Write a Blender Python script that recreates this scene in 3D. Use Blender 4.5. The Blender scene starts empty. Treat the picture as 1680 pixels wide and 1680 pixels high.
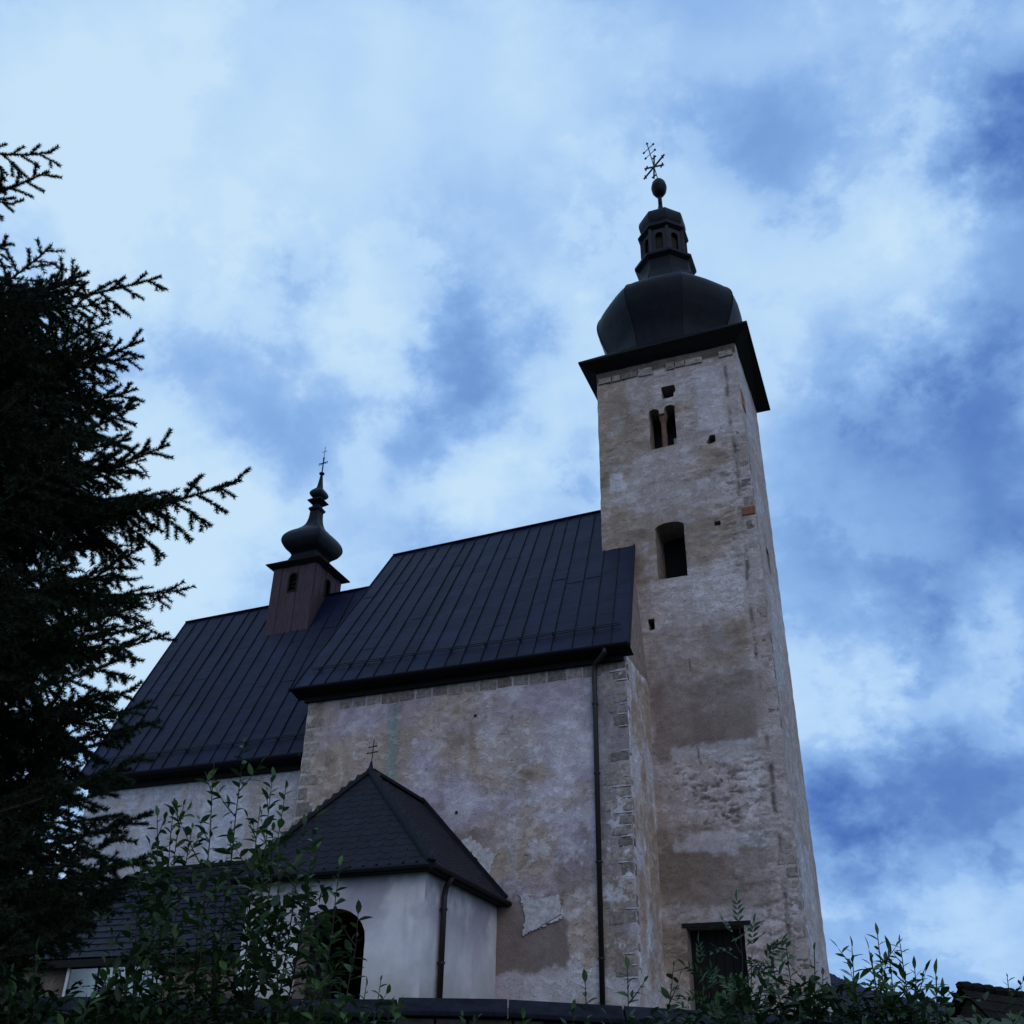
import bpy, bmesh, math, random
import numpy as np
from mathutils import Vector, Matrix

random.seed(7); RNG = np.random.default_rng(7)
scn = bpy.context.scene
COL = scn.collection
R = math.radians

# ------------------------------------------------------------------ camera
# world axes follow the church: +X along the nave towards the tower end, +Y into the church, Z up
F_PX = 1710.0
PITCH, ROLL, YAW = R(31.28), R(1.15), R(-22.05)
EYE = np.array([0.0, 0.0, 1.6])
S = 1.15                                   # metres per unit of the pixel solution
_cp, _sp = math.cos(PITCH), math.sin(PITCH)
_M = np.array([[1, 0, 0], [0, _sp, -_cp], [0, _cp, _sp]])
_c, _s = math.cos(ROLL), math.sin(ROLL)
_M = np.array([[_c, -_s, 0], [_s, _c, 0], [0, 0, 1]]) @ _M
_cy, _sy = math.cos(YAW), math.sin(YAW)
CAMM = _M @ np.array([[_cy, -_sy, 0], [_sy, _cy, 0], [0, 0, 1]])
HF = np.array([_sy, _cy])                  # horizontal forward of the camera
HR = np.array([_cy, -_sy]) * 1.0
HR = np.array([HF[1], -HF[0]])             # horizontal right


def ray(x, y):
    return CAMM.T @ np.array([x - 840.0, y - 840.0, F_PX])


def PY(x, y, Y):
    d = ray(x, y); return EYE + d * (Y / d[1])


def PX(x, y, X):
    d = ray(x, y); return EYE + d * (X / d[0])


def PD(x, y, dist):
    """point on the pixel's ray at a horizontal distance along the view"""
    d = ray(x, y); return EYE + d * (dist / (d[:2] @ HF))


cam_d = bpy.data.cameras.new('camera')
cam = bpy.data.objects.new('camera', cam_d); COL.objects.link(cam)
cam_d.sensor_width = 36.0; cam_d.lens = 36.0 * F_PX / 1680.0
cam_d.clip_start = 0.1; cam_d.clip_end = 20000
_rot = Matrix(((CAMM[0][0], -CAMM[1][0], -CAMM[2][0]), (CAMM[0][1], -CAMM[1][1], -CAMM[2][1]), (CAMM[0][2], -CAMM[1][2], -CAMM[2][2])))
cam.matrix_world = Matrix.Translation(Vector(EYE)) @ _rot.to_4x4()
scn.camera = cam
scn.render.resolution_x = 1024; scn.render.resolution_y = 1024

# ------------------------------------------------------------------ world: evening sky with broken cloud
SUN_EL, SUN_DIR = R(28), np.array([0.62, -0.78])      # towards the sun (behind the viewer, to the right)
world = bpy.data.worlds.new('World'); scn.world = world; world.use_nodes = True
nt = world.node_tree; nt.nodes.clear()


def N(tree, typ, **kw):
    n = tree.nodes.new(typ)
    for k, v in kw.items():
        setattr(n, k, v)
    return n


def LK(tree, a, b):
    tree.links.new(a, b)


def mathn(tree, op, a, b=None, c=None, clamp=False):
    n = N(tree, 'ShaderNodeMath', operation=op); n.use_clamp = clamp
    for i, v in enumerate((a, b, c)):
        if v is None: continue
        if isinstance(v, (int, float)): n.inputs[i].default_value = v
        else: LK(tree, v, n.inputs[i])
    return n.outputs[0]


def vmath(tree, op, a, b=None, scale=None):
    n = N(tree, 'ShaderNodeVectorMath', operation=op)
    for i, v in enumerate((a, b)):
        if v is None: continue
        if isinstance(v, (tuple, list)): n.inputs[i].default_value = v
        else: LK(tree, v, n.inputs[i])
    if scale is not None: n.inputs['Scale'].default_value = scale
    return n


def noise(tree, vec, scale, detail=4, rough=0.55, dist=0.0, lac=2.0):
    n = N(tree, 'ShaderNodeTexNoise'); n.inputs['Scale'].default_value = scale
    n.inputs['Detail'].default_value = detail; n.inputs['Roughness'].default_value = rough
    n.inputs['Distortion'].default_value = dist; n.inputs['Lacunarity'].default_value = lac
    if vec is not None: LK(tree, vec, n.inputs['Vector'])
    return n


def ramp(tree, fac, stops, interp='LINEAR'):
    n = N(tree, 'ShaderNodeValToRGB'); cr = n.color_ramp; cr.interpolation = interp
    while len(cr.elements) < len(stops): cr.elements.new(0.5)
    for e, (p, c) in zip(cr.elements, stops):
        e.position = p; e.color = (*c, 1) if len(c) == 3 else c
    if fac is not None: LK(tree, fac, n.inputs[0])
    return n


def build_sky():
    t = nt
    out = N(t, 'ShaderNodeOutputWorld'); bg = N(t, 'ShaderNodeBackground'); LK(t, bg.outputs[0], out.inputs[0])
    tc = N(t, 'ShaderNodeTexCoord'); d = tc.outputs['Generated']
    nrm = vmath(t, 'NORMALIZE', d).outputs[0]
    # layer coordinates: a flat cloud deck seen in perspective
    sep = N(t, 'ShaderNodeSeparateXYZ'); LK(t, nrm, sep.inputs[0])
    den = mathn(t, 'ADD', mathn(t, 'MAXIMUM', sep.outputs[2], 0.0), 0.85)
    inv = mathn(t, 'DIVIDE', 1.0, den)
    sc = vmath(t, 'SCALE', nrm); LK(t, inv, sc.inputs['Scale'])
    deck = sc.outputs[0]
    # wobble directions so that cloud edges are torn
    w1 = noise(t, deck, 3.6, 6, 0.58)
    wob = vmath(t, 'SUBTRACT', w1.outputs['Color'], (0.5, 0.5, 0.5)).outputs[0]
    w2 = noise(t, deck, 11.0, 8, 0.60)
    wobs = vmath(t, 'ADD', vmath(t, 'SCALE', wob, scale=0.10).outputs[0], vmath(t, 'SCALE', vmath(t, 'SUBTRACT', w2.outputs['Color'], (0.5, 0.5, 0.5)).outputs[0], scale=0.20).outputs[0]).outputs[0]
    dd = vmath(t, 'NORMALIZE', vmath(t, 'ADD', nrm, wobs).outputs[0]).outputs[0]
    # cloud cover: brightness of the sky at sample directions, joined by smooth kernels
    cover = {60: '60:.74 250:.88 450:.86 650:.92 850:.9 1050:.85 1250:.8 1450:.72 1620:.45', 200: '60:.85 250:.95 450:.97 650:.92 850:.85 1000:.8 1150:.62 1300:.5 1420:.64 1530:.62 1665:.08',
             330: '150:.95 350:.97 550:.9 720:.74 850:.72 1000:.74 1230:.62 1400:.75 1500:.9 1590:.6 1680:.3', 450: '120:.92 300:.85 420:.62 510:.58 640:.8 780:.55 900:.75 1320:.78 1450:.86 1580:.72 1680:.5',
             560: '160:.75 300:.62 420:.64 530:.74 640:.82 740:.34 830:.5 925:.88 1320:.74 1450:.66 1600:.36', 650: '180:.62 300:.6 400:.55 500:.5 600:.62 685:.36 770:.45 870:.84 950:.84 1320:.64 1450:.45 1560:.18 1670:.15',
             740: '260:.76 410:.72 520:.6 620:.62 690:.32 790:.62 890:.86 1320:.5 1440:.28 1560:.10 1670:.10', 805: '420:.9 600:.52 675:.6 745:.85 830:.8 920:.6',
             870: '250:.88 420:.85 620:.48 720:.42 850:.5 1330:.42 1450:.3 1600:.12 1690:.15', 960: '250:.88 400:.76 1320:.5 1450:.35 1610:.34 1690:.3', 1040: '1350:.55 1450:.55 1545:.22 1630:.62 1700:.5',
             1120: '230:.9 1340:.70 1440:.76 1560:.56 1660:.54', 1200: '1350:.66 1450:.5 1550:.30 1650:.48', 1290: '1360:.45 1460:.22 1560:.28 1660:.38', 1390: '1375:.06 1450:.28 1560:.34 1660:.28',
             1475: '1390:.50 1480:.55 1600:.52', 1570: '1400:.58 1550:.60 1670:.58'}
    pts = [(float(q.split(':')[0]), float(y), float(q.split(':')[1]) + (.07 if float(q.split(':')[0]) < 1000 else 0)) for y, row in cover.items() for q in row.split()]
    BASE = .66
    dirs = np.array([ray(x, y) / np.linalg.norm(ray(x, y)) for x, y, _ in pts]); kk = 1.0 / (1 - math.cos(.056))
    K = np.exp(kk * (dirs @ dirs.T - 1)); amp = np.linalg.solve(K + .12 * np.eye(len(pts)), np.array([v for _, _, v in pts]) - BASE)
    acc = None
    for v, a in zip(dirs, amp):
        dt = vmath(t, 'DOT_PRODUCT', dd, tuple(v)).outputs['Value']
        e = mathn(t, 'EXPONENT', mathn(t, 'MULTIPLY_ADD', dt, kk, -kk))
        acc = mathn(t, 'MULTIPLY', e, float(a)) if acc is None else mathn(t, 'MULTIPLY_ADD', e, float(a), acc)
    n2 = noise(t, deck, 4.6, 9, 0.58, 0.15)
    n3 = noise(t, deck, 7.0, 12, 0.62, 0.1)
    puff = ramp(t, n3.outputs['Fac'], [(.40, (0,) * 3), (.475, (.30,) * 3), (.515, (.72,) * 3), (.62, (1,) * 3)]).outputs[0]
    val = mathn(t, 'ADD', acc, BASE + .05)
    val = mathn(t, 'ADD', val, mathn(t, 'MULTIPLY_ADD', n2.outputs['Fac'], 0.24, -0.12))
    val = mathn(t, 'ADD', val, mathn(t, 'MULTIPLY_ADD', puff, 0.24, -0.13), clamp=True)
    cr = ramp(t, val, [(0.0, (.030, .095, .420)), (0.30, (.135, .285, .640)), (0.58, (.280, .490, .865)), (0.78, (.470, .695, .985)), (1.0, (.590, .805, 1.0))])
    sky = N(t, 'ShaderNodeTexSky', sky_type='NISHITA'); sky.sun_disc = False
    sky.sun_elevation = SUN_EL; sky.sun_rotation = math.atan2(SUN_DIR[0], SUN_DIR[1])
    skys = vmath(t, 'SCALE', sky.outputs[0], scale=0.09).outputs[0]
    mix = N(t, 'ShaderNodeMix', data_type='RGBA'); mix.inputs['Factor'].default_value = 0.93
    LK(t, skys, mix.inputs['A']); LK(t, cr.outputs[0], mix.inputs['B'])
    LK(t, mix.outputs['Result'], bg.inputs[0]); bg.inputs[1].default_value = 1.0


build_sky()
world.cycles.sampling_method = 'MANUAL'; world.cycles.sample_map_resolution = 512

sun_d = bpy.data.lights.new('sun', 'SUN'); sun_d.energy = 0.42; sun_d.angle = R(30); sun_d.color = (1.0, .86, .70)
sun = bpy.data.objects.new('sun', sun_d); COL.objects.link(sun)
_sd = Vector((SUN_DIR[0] * math.cos(SUN_EL), SUN_DIR[1] * math.cos(SUN_EL), math.sin(SUN_EL)))
sun.rotation_euler = (-_sd).to_track_quat('-Z', 'Y').to_euler()

vs = scn.view_settings
vs.view_transform = 'Standard'; vs.look = 'None'; vs.exposure = 0.0; vs.gamma = 1.0; vs.use_curve_mapping = False

# ------------------------------------------------------------------ small toolbox
_T = np.random.default_rng(3).random((32, 32, 32))


def vnoise(p):
    p = np.asarray(p, float); i = np.floor(p).astype(int); f = p - i; f = f * f * (3 - 2 * f)
    i &= 31; j = (i + 1) & 31
    a = lambda x, y, z: _T[x, y, z]
    x0, y0, z0 = i[..., 0], i[..., 1], i[..., 2]; x1, y1, z1 = j[..., 0], j[..., 1], j[..., 2]
    fx, fy, fz = f[..., 0], f[..., 1], f[..., 2]
    c00 = a(x0, y0, z0) * (1 - fx) + a(x1, y0, z0) * fx; c10 = a(x0, y1, z0) * (1 - fx) + a(x1, y1, z0) * fx
    c01 = a(x0, y0, z1) * (1 - fx) + a(x1, y0, z1) * fx; c11 = a(x0, y1, z1) * (1 - fx) + a(x1, y1, z1) * fx
    return (c00 * (1 - fy) + c10 * fy) * (1 - fz) + (c01 * (1 - fy) + c11 * fy) * fz


def fbm(u, v, w=0.0, oc=4, g=0.5):
    u = np.asarray(u, float); v = np.asarray(v, float); w = np.zeros_like(u) + w
    p = np.stack([u, v, w], -1); s = 0; a = 1; tot = 0
    for o in range(oc):
        s = s + a * vnoise(p + o * 7.31); tot += a; a *= g; p = p * 2.03
    return s / tot


def sst(x, a, b):
    t = np.clip((x - a) / (b - a), 0, 1); return t * t * (3 - 2 * t)


def lerp(a, b, t):
    t = np.asarray(t)[..., None]; return np.asarray(a) * (1 - t) + np.asarray(b) * t


def mk(name, verts, faces, mat=None, parent=None, smooth=False):
    me = bpy.data.meshes.new(name); me.from_pydata([tuple(map(float, v)) for v in verts], [], faces)
    if mat: me.materials.append(mat)
    if smooth: me.polygons.foreach_set('use_smooth', [True] * len(me.polygons))
    o = bpy.data.objects.new(name, me); COL.objects.link(o)
    if parent: o.parent = parent
    return o


def mk_np(name, V, Fa, mat=None, parent=None, smooth=False):
    """fast mesh from numpy arrays; Fa is (n,3) or (n,4)"""
    me = bpy.data.meshes.new(name); V = np.ascontiguousarray(V, np.float32); Fa = np.ascontiguousarray(Fa, np.int32)
    n, k = Fa.shape
    me.vertices.add(len(V)); me.vertices.foreach_set('co', V.ravel())
    me.loops.add(n * k); me.loops.foreach_set('vertex_index', Fa.ravel())
    me.polygons.add(n); me.polygons.foreach_set('loop_start', np.arange(0, n * k, k, dtype=np.int32))
    me.polygons.foreach_set('loop_total', np.full(n, k, np.int32))
    if smooth: me.polygons.foreach_set('use_smooth', np.ones(n, bool))
    me.update(calc_edges=True); me.validate()
    if mat: me.materials.append(mat)
    o = bpy.data.objects.new(name, me); COL.objects.link(o)
    if parent: o.parent = parent
    return o


def empty(name, loc=(0, 0, 0)):
    o = bpy.data.objects.new(name, None); COL.objects.link(o); o.location = loc; o.empty_display_size = .3; return o


def tag(o, label=None, cat=None, group=None, kind=None):
    if label: o['label'] = label
    if cat: o['category'] = cat
    if group: o['group'] = group
    if kind: o['kind'] = kind
    return o


class MB:
    def __init__(s): s.v = []; s.f = []

    def add(s, V, F):
        b = len(s.v); s.v += [tuple(map(float, q)) for q in V]; s.f += [tuple(i + b for i in f) for f in F]; return s

    def box(s, c, d, ax=None):
        c = np.array(c, float); A = np.eye(3) if ax is None else np.array(ax, float)
        V = [c + A[0] * x * d[0] / 2 + A[1] * y * d[1] / 2 + A[2] * z * d[2] / 2 for x in (-1, 1) for y in (-1, 1) for z in (-1, 1)]
        return s.add(V, [(0, 1, 3, 2), (4, 6, 7, 5), (0, 4, 5, 1), (2, 3, 7, 6), (0, 2, 6, 4), (1, 5, 7, 3)])

    def bar(s, a, b, w, h=None, up=(0, 0, 1)):
        a = np.array(a, float); b = np.array(b, float); h = h or w; x = b - a; L = np.linalg.norm(x); x /= L
        u = np.array(up, float)
        if abs(u @ x) > .98: u = np.array([0, 1.0, 0])
        y = np.cross(u, x); y /= np.linalg.norm(y); z = np.cross(x, y)
        return s.box((a + b) / 2, (L, w, h), (x, y, z))

    def tube(s, pts, r, n=8, caps=True):
        P = [np.array(p, float) for p in pts]; rr = r if hasattr(r, '__len__') else [r] * len(P)
        V = []; F = []; prev = None
        for i, p in enumerate(P):
            t = (P[min(i + 1, len(P) - 1)] - P[max(i - 1, 0)]); t /= np.linalg.norm(t)
            u = prev if prev is not None else (np.array([0, 0, 1.]) if abs(t[2]) < .9 else np.array([1., 0, 0]))
            y = np.cross(t, u); y /= np.linalg.norm(y); u = np.cross(y, t); prev = u
            for k in range(n):
                a = 2 * math.pi * k / n; V.append(p + (u * math.cos(a) + y * math.sin(a)) * rr[i])
        for i in range(len(P) - 1):
            for k in range(n):
                F.append((i * n + k, i * n + (k + 1) % n, (i + 1) * n + (k + 1) % n, (i + 1) * n + k))
        if caps: F.append(tuple(range(n))[::-1]); F.append(tuple((len(P) - 1) * n + k for k in range(n)))
        return s.add(V, F)

    def rings(s, c, prof, n, phase=0.0, cap=True):
        """stack of n-gons: prof = [(radius, z)], centre c=(x,y)"""
        V = []; F = []
        for r, z in prof:
            for k in range(n):
                a = phase + 2 * math.pi * k / n; V.append((c[0] + r * math.cos(a), c[1] + r * math.sin(a), z))
        for i in range(len(prof) - 1):
            for k in range(n):
                F.append((i * n + k, i * n + (k + 1) % n, (i + 1) * n + (k + 1) % n, (i + 1) * n + k))
        if cap: F.append(tuple(range(n))[::-1]); F.append(tuple((len(prof) - 1) * n + k for k in range(n)))
        return s.add(V, F)

    def build(s, name, mat, parent=None, smooth=False): return mk(name, s.v, s.f, mat, parent, smooth)


# ------------------------------------------------------------------ materials
def material(name, col, rough=.8, var=.25, vscale=3.0, bump=.3, bscale=40.0, stretch=(1, 1, 1), metallic=0.0, col2=None, spec=.3, rand=0.0, attr=None):
    m = bpy.data.materials.new(name); m.use_nodes = True; t = m.node_tree
    b = t.nodes['Principled BSDF']; b.inputs['Roughness'].default_value = rough; b.inputs['Metallic'].default_value = metallic
    b.inputs['Specular IOR Level'].default_value = spec
    geo = N(t, 'ShaderNodeNewGeometry'); mp = N(t, 'ShaderNodeMapping'); mp.inputs['Scale'].default_value = stretch
    LK(t, geo.outputs['Position'], mp.inputs['Vector']); vec = mp.outputs[0]
    n1 = noise(t, vec, vscale, 8, .62); 
    c1 = tuple(np.array(col) * (1 - var)); c2 = tuple(col2) if col2 else tuple(np.array(col) * (1 + var))
    if attr:
        at = N(t, 'ShaderNodeAttribute', attribute_name=attr)
        n0 = noise(t, vec, vscale, 9, .68)
        g = ramp(t, n0.outputs['Fac'], [(.25, (1 - var,) * 3), (.75, (1 + var,) * 3)])
        mx = N(t, 'ShaderNodeMix', data_type='RGBA', blend_type='MULTIPLY'); mx.inputs['Factor'].default_value = 1
        LK(t, at.outputs['Color'], mx.inputs['A']); LK(t, g.outputs[0], mx.inputs['B']); colout = mx.outputs['Result']
    else:
        colout = ramp(t, n1.outputs['Fac'], [(.3, c1), (.7, c2)]).outputs[0]
    if rand:
        oi = N(t, 'ShaderNodeObjectInfo'); g = mathn(t, 'MULTIPLY_ADD', oi.outputs['Random'], 2 * rand, 1 - rand)
        vm = vmath(t, 'SCALE', colout); LK(t, g, vm.inputs['Scale']); colout = vm.outputs[0]
    LK(t, colout, b.inputs['Base Color'])
    if bump:
        nb = noise(t, vec, bscale, 6, .65); bp = N(t, 'ShaderNodeBump'); bp.inputs['Strength'].default_value = bump; bp.inputs['Distance'].default_value = .02
        LK(t, nb.outputs['Fac'], bp.inputs['Height']); LK(t, bp.outputs[0], b.inputs['Normal'])
    return m


M = {}
def plaster(name):
    """layered lime plaster: ragged skim coat over a darker coat, chips, grit; Col alpha = how broken the surface is"""
    m = bpy.data.materials.new(name); m.use_nodes = True; t = m.node_tree; b = t.nodes['Principled BSDF']; b.inputs['Roughness'].default_value = .96; b.inputs['Specular IOR Level'].default_value = .12
    geo = N(t, 'ShaderNodeNewGeometry'); at = N(t, 'ShaderNodeAttribute', attribute_name='Col'); pos = geo.outputs['Position']
    def mp(sx, sz): n = N(t, 'ShaderNodeMapping'); n.inputs['Scale'].default_value = (sx, sx, sz); LK(t, pos, n.inputs['Vector']); return n.outputs[0]
    rough = at.outputs['Alpha']
    m1 = ramp(t, noise(t, mp(1, 1.5), 3.4, 12, .74, .1).outputs['Fac'], [(.49, (0,) * 3), (.535, (1,) * 3)]).outputs[0]
    m2 = ramp(t, noise(t, mp(1, 2.6), 6.5, 12, .74, .1).outputs['Fac'], [(.61, (0,) * 3), (.66, (1,) * 3)]).outputs[0]
    m3 = ramp(t, noise(t, mp(1, 1.2), 19.0, 10, .74).outputs['Fac'], [(.60, (0,) * 3), (.65, (1,) * 3)]).outputs[0]
    m2r = mathn(t, 'MULTIPLY', m2, rough); m3r = mathn(t, 'MULTIPLY', m3, rough); m1r = mathn(t, 'MULTIPLY', m1, rough)
    def mixc(f, a, b_, bt='MIX'):
        n = N(t, 'ShaderNodeMix', data_type='RGBA', blend_type=bt)
        for k, v in (('Factor', f), ('A', a), ('B', b_)):
            if isinstance(v, (tuple, float, int)): n.inputs[k].default_value = v if not isinstance(v, tuple) else (*v, 1)
            else: LK(t, v, n.inputs[k])
        return n.outputs['Result']
    c = at.outputs['Color']
    up = mixc(1.0, c, (1.10, 1.10, 1.14), 'MULTIPLY'); lo = mixc(1.0, c, (.90, .88, .87), 'MULTIPLY'); c = mixc(m1r, lo, up)
    c = mixc(m2r, c, mixc(1.0, c, (.56, .52, .48), 'MULTIPLY')); c = mixc(mathn(t, 'MULTIPLY', m3r, .8), c, mixc(1.0, c, (1.42, 1.42, 1.5), 'MULTIPLY'))
    g = ramp(t, noise(t, mp(1, 1), 30.0, 8, .80).outputs['Fac'], [(.28, (.60,) * 3), (.72, (1.38,) * 3)]).outputs[0]; c = mixc(1.0, c, g, 'MULTIPLY')
    g = ramp(t, noise(t, mp(1, .25), 2.2, 6, .6).outputs['Fac'], [(.3, (.88, .86, .86)), (.7, (1.12, 1.13, 1.14))]).outputs[0]; c = mixc(1.0, c, g, 'MULTIPLY')
    LK(t, c, b.inputs['Base Color'])
    h = mathn(t, 'MULTIPLY_ADD', m1r, .5, mathn(t, 'MULTIPLY', noise(t, mp(1, 1.5), 24.0, 8, .72).outputs['Fac'], .9)); h = mathn(t, 'MULTIPLY_ADD', m2r, -1.0, h); h = mathn(t, 'MULTIPLY_ADD', m3r, .4, h)
    bp = N(t, 'ShaderNodeBump'); bp.inputs['Strength'].default_value = .75; bp.inputs['Distance'].default_value = .022; LK(t, h, bp.inputs['Height']); LK(t, bp.outputs[0], b.inputs['Normal'])
    return m


M['wall'] = plaster('old_plaster')
M['porch'] = material('porch_render', (.50, .48, .48), .92, .10, 3.0, .25, 30.0, attr='Col', spec=.15)
M['stone'] = material('grey_stone', (.245, .200, .182), .95, .5, 9.0, 1.0, 22.0, rand=.35, spec=.15)
M['patch'] = material('lime_plaster', (.50, .455, .465), .95, .35, 9.0, .9, 25.0, rand=.12, spec=.15)
M['mortar'] = material('lime_mortar', (.48, .455, .50), .95, .35, 9.0, .5, 30.0, spec=.15)
M['tin'] = material('dark_tin_roof', (.0050, .0056, .0235), .46, .6, 1.6, .7, 3.0, (.6, .6, 2.2), rand=.22, spec=.13)
M['tin_edge'] = material('dark_tin_trim', (.0085, .0085, .0120), .6, .3, 4, .15, 12.0, spec=.15)
M['dome'] = material('dome_sheet', (.0042, .0038, .0080), .5, .5, 4.0, .7, 14.0, (1, 1, .35), spec=.13)
M['wood_dark'] = material('dark_eave_wood', (.0090, .0070, .0075), .9, .4, 5, .4, 20, (1, 1, 4))
M['turret_wood'] = material('purple_brown_boards', (.046, .027, .036), .8, .4, 4, .5, 25, (4, 4, .6), rand=.2)
M['lantern_wood'] = material('tarred_boards', (.026, .022, .030), .8, .4, 4, .4, 25, (4, 4, .6), rand=.2)
M['iron'] = material('black_iron', (.012, .012, .014), .6, .2, 10, .1, 40)
M['pipe'] = material('brown_pipe', (.014, .010, .011), .5, .3, 8, .1, 30, spec=.4)
M['slate'] = material('dark_slate', (.0120, .0112, .0175), .65, .35, 6, .35, 35, rand=.16, spec=.18)
M['annex_shingle'] = material('blue_grey_shingle', (.009, .009, .019), .6, .3, 5, .35, 30, rand=.3, spec=.2)
M['door'] = material('black_oak_boards', (.007, .005, .005), .85, .35, 5, .4, 25, (6, 6, .5), rand=.2)
M['interior'] = material('dark_interior', (.03, .026, .024), .95, .2, 4, .2, 20)  # near-black surface for backs of openings, interiors and cores
M['redstone'] = material('red_brown_column', (.16, .085, .065), .9, .3, 8, .5, 30)
M['brick'] = material('orange_brick', (.26, .11, .06), .95, .3, 8, .6, 25, rand=.2)
M['coping'] = material('dark_concrete_coping', (.014, .014, .022), .9, .6, 3.5, .7, 18, rand=.15, spec=.06)  # dark blue-grey matt concrete
M['rubble'] = material('dark_rubble', (.050, .046, .044), .95, .4, 4, .8, 15, rand=.3)
M['white_frame'] = material('white_painted_wood', (.55, .55, .56), .6, .12, 8, .1, 30)
M['lit_patch'] = material('lit_patch_cream', (.55, .47, .33), .8, .15, 6, .2, 30)
M['ground'] = material('dark_meadow', (.035, .045, .022), .98, .5, .8, .6, 6)
M['bark'] = material('spruce_bark', (.045, .034, .028), .95, .4, 9, .8, 30, (1, 1, .4))
M['needle'] = material('spruce_needles', (.017, .030, .016), .75, .35, 3, 0, spec=.12)
M['twig'] = material('dark_twig', (.035, .028, .02), .9, .3, 9, .2, 30)
M['hill'] = material('far_forest', (.016, .020, .034), 1.0, .35, .02, 0)  # blue of the distance haze is mixed into the forest colour
M['barnroof'] = material('brown_roof_tiles', (.010, .007, .006), .95, .5, 6, .8, 14, rand=.35, spec=.1)
M['barnwall'] = material('barn_boards', (.06, .045, .035), .9, .3, 3, .3, 12)


def leafmat(name, col, tr=.28):
    m = bpy.data.materials.new(name); m.use_nodes = True; t = m.node_tree; b = t.nodes['Principled BSDF']
    geo = N(t, 'ShaderNodeNewGeometry'); n1 = noise(t, geo.outputs['Position'], 5.0, 3)
    c = np.array(col); r_ = ramp(t, n1.outputs['Fac'], [(.3, tuple(c * .6)), (.7, tuple(c * 1.4))])
    LK(t, r_.outputs[0], b.inputs['Base Color']); b.inputs['Roughness'].default_value = .5; b.inputs['Specular IOR Level'].default_value = .25
    oi = N(t, 'ShaderNodeObjectInfo'); vm = vmath(t, 'SCALE', r_.outputs[0]); LK(t, mathn(t, 'MULTIPLY_ADD', oi.outputs['Random'], .9, .55), vm.inputs['Scale']); LK(t, vm.outputs[0], b.inputs['Base Color'])
    tl = N(t, 'ShaderNodeBsdfTranslucent'); LK(t, vm.outputs[0], tl.inputs[0])
    mx = N(t, 'ShaderNodeMixShader'); mx.inputs[0].default_value = tr
    LK(t, b.outputs[0], mx.inputs[1]); LK(t, tl.outputs[0], mx.inputs[2]); LK(t, mx.outputs[0], t.nodes['Material Output'].inputs[0])
    return m


M['leaf'] = leafmat('shrub_leaf', (.044, .086, .026))
M['leaf2'] = leafmat('ash_leaf', (.034, .078, .028))
M['leaf3'] = leafmat('shaded_leaf_copy', (.018, .036, .014))  # darker copy of the shrub leaf; shade of the inner foliage in its colour

# ------------------------------------------------------------------ church dimensions (metres)
NY = 20.0 * S                                   # nave long wall
NX0, NX1 = -13.19 * S, -5.42 * S
TY = 21.9 * S; TX0, TX1 = -6.42 * S, -2.59 * S; TYB = 25.1 * S
RY = 23.1 * S                                   # ridge line of nave and chancel
CY = 20.35 * S                                  # chancel wall
CX0 = -19.6 * S
Z = lambda z: 1.6 + z * S                       # height of a solved point
YARD = Z(1.85)                                  # churchyard level at the church
PXR, PXL, PYF = -8.248 * S, -11.83 * S, 16.75 * S

# ------------------------------------------------------------------ ground, hills
WALL_D = 12.5                                   # boundary wall: distance along the view


def gheight(x, y):
    s = x * HF[0] + y * HF[1] - WALL_D
    z = sst(s, -.1, .15) * 2.55 + sst(s, .1, 9.0) * (YARD - 2.55)
    r = np.hypot(x + 6, y - 25)
    return z - sst(r, 26, 60) * 2.2 + .06 * (fbm(x * .6, y * .6) - .5)


def build_ground():
    def ax(lo, hi, c0, c1, st):
        a = np.arange(c0, c1, st); g = [c1]
        while g[-1] < hi: g.append(c1 + (g[-1] - c1) * 1.5 + 3)
        h = [c0]
        while h[-1] > lo: h.append(c0 + (h[-1] - c0) * 1.5 - 3)
        return np.concatenate([h[::-1][:-1], a, g])
    xs = ax(-4500, 4500, -26, 14, .25); ys = ax(-4500, 4500, -4, 34, .25)
    X, Y = np.meshgrid(xs, ys, indexing='ij'); V = np.stack([X, Y, gheight(X, Y)], -1).reshape(-1, 3)
    n, m = X.shape; i = np.arange(n * m).reshape(n, m)
    Fq = np.stack([i[:-1, :-1], i[1:, :-1], i[1:, 1:], i[:-1, 1:]], -1).reshape(-1, 4)
    tag(mk_np('ground', V, Fq, M['ground'], smooth=True), kind='structure')


build_ground()


def build_hills():
    # wooded ridge about 1.3 km away: skyline given by pixels
    sk = [(-300, 1640), (300, 1652), (900, 1645), (1180, 1610), (1300, 1592), (1352, 1594), (1392, 1611), (1440, 1628), (1500, 1642), (1580, 1650), (1660, 1632), (1720, 1620), (2100, 1600)]
    V = []; F = []; xs = np.linspace(-300, 2100, 900); yy = np.interp(xs, [a for a, _ in sk], [b for _, b in sk])
    yy = yy - np.abs(fbm(xs * .35, xs * 0, 2, 3) - .5) * 9
    for k, (x, y) in enumerate(zip(xs, yy)):
        top = PD(x, y, 1300); back = PD(x, y + 60, 1900); foot = PD(x, 1742, 1000); foot[2] = -20
        mid = foot * .45 + top * .55; mid[2] += 8
        V += [foot, mid, top, back]
    for k in range(len(xs) - 1):
        for j in range(3): F.append((k * 4 + j, (k + 1) * 4 + j, (k + 1) * 4 + j + 1, k * 4 + j + 1))
    tag(mk('hills', V, F, M['hill']), kind='structure')


build_hills()

# ------------------------------------------------------------------ the church
church = empty('church', ((NX0 + NX1) / 2, NY + 3, YARD))
tag(church, 'weathered plaster church with dark tin roofs, tall onion-domed tower and small roof turret', 'church')
CI = Matrix.Translation(church.location).inverted()
_late_parent = []


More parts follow.
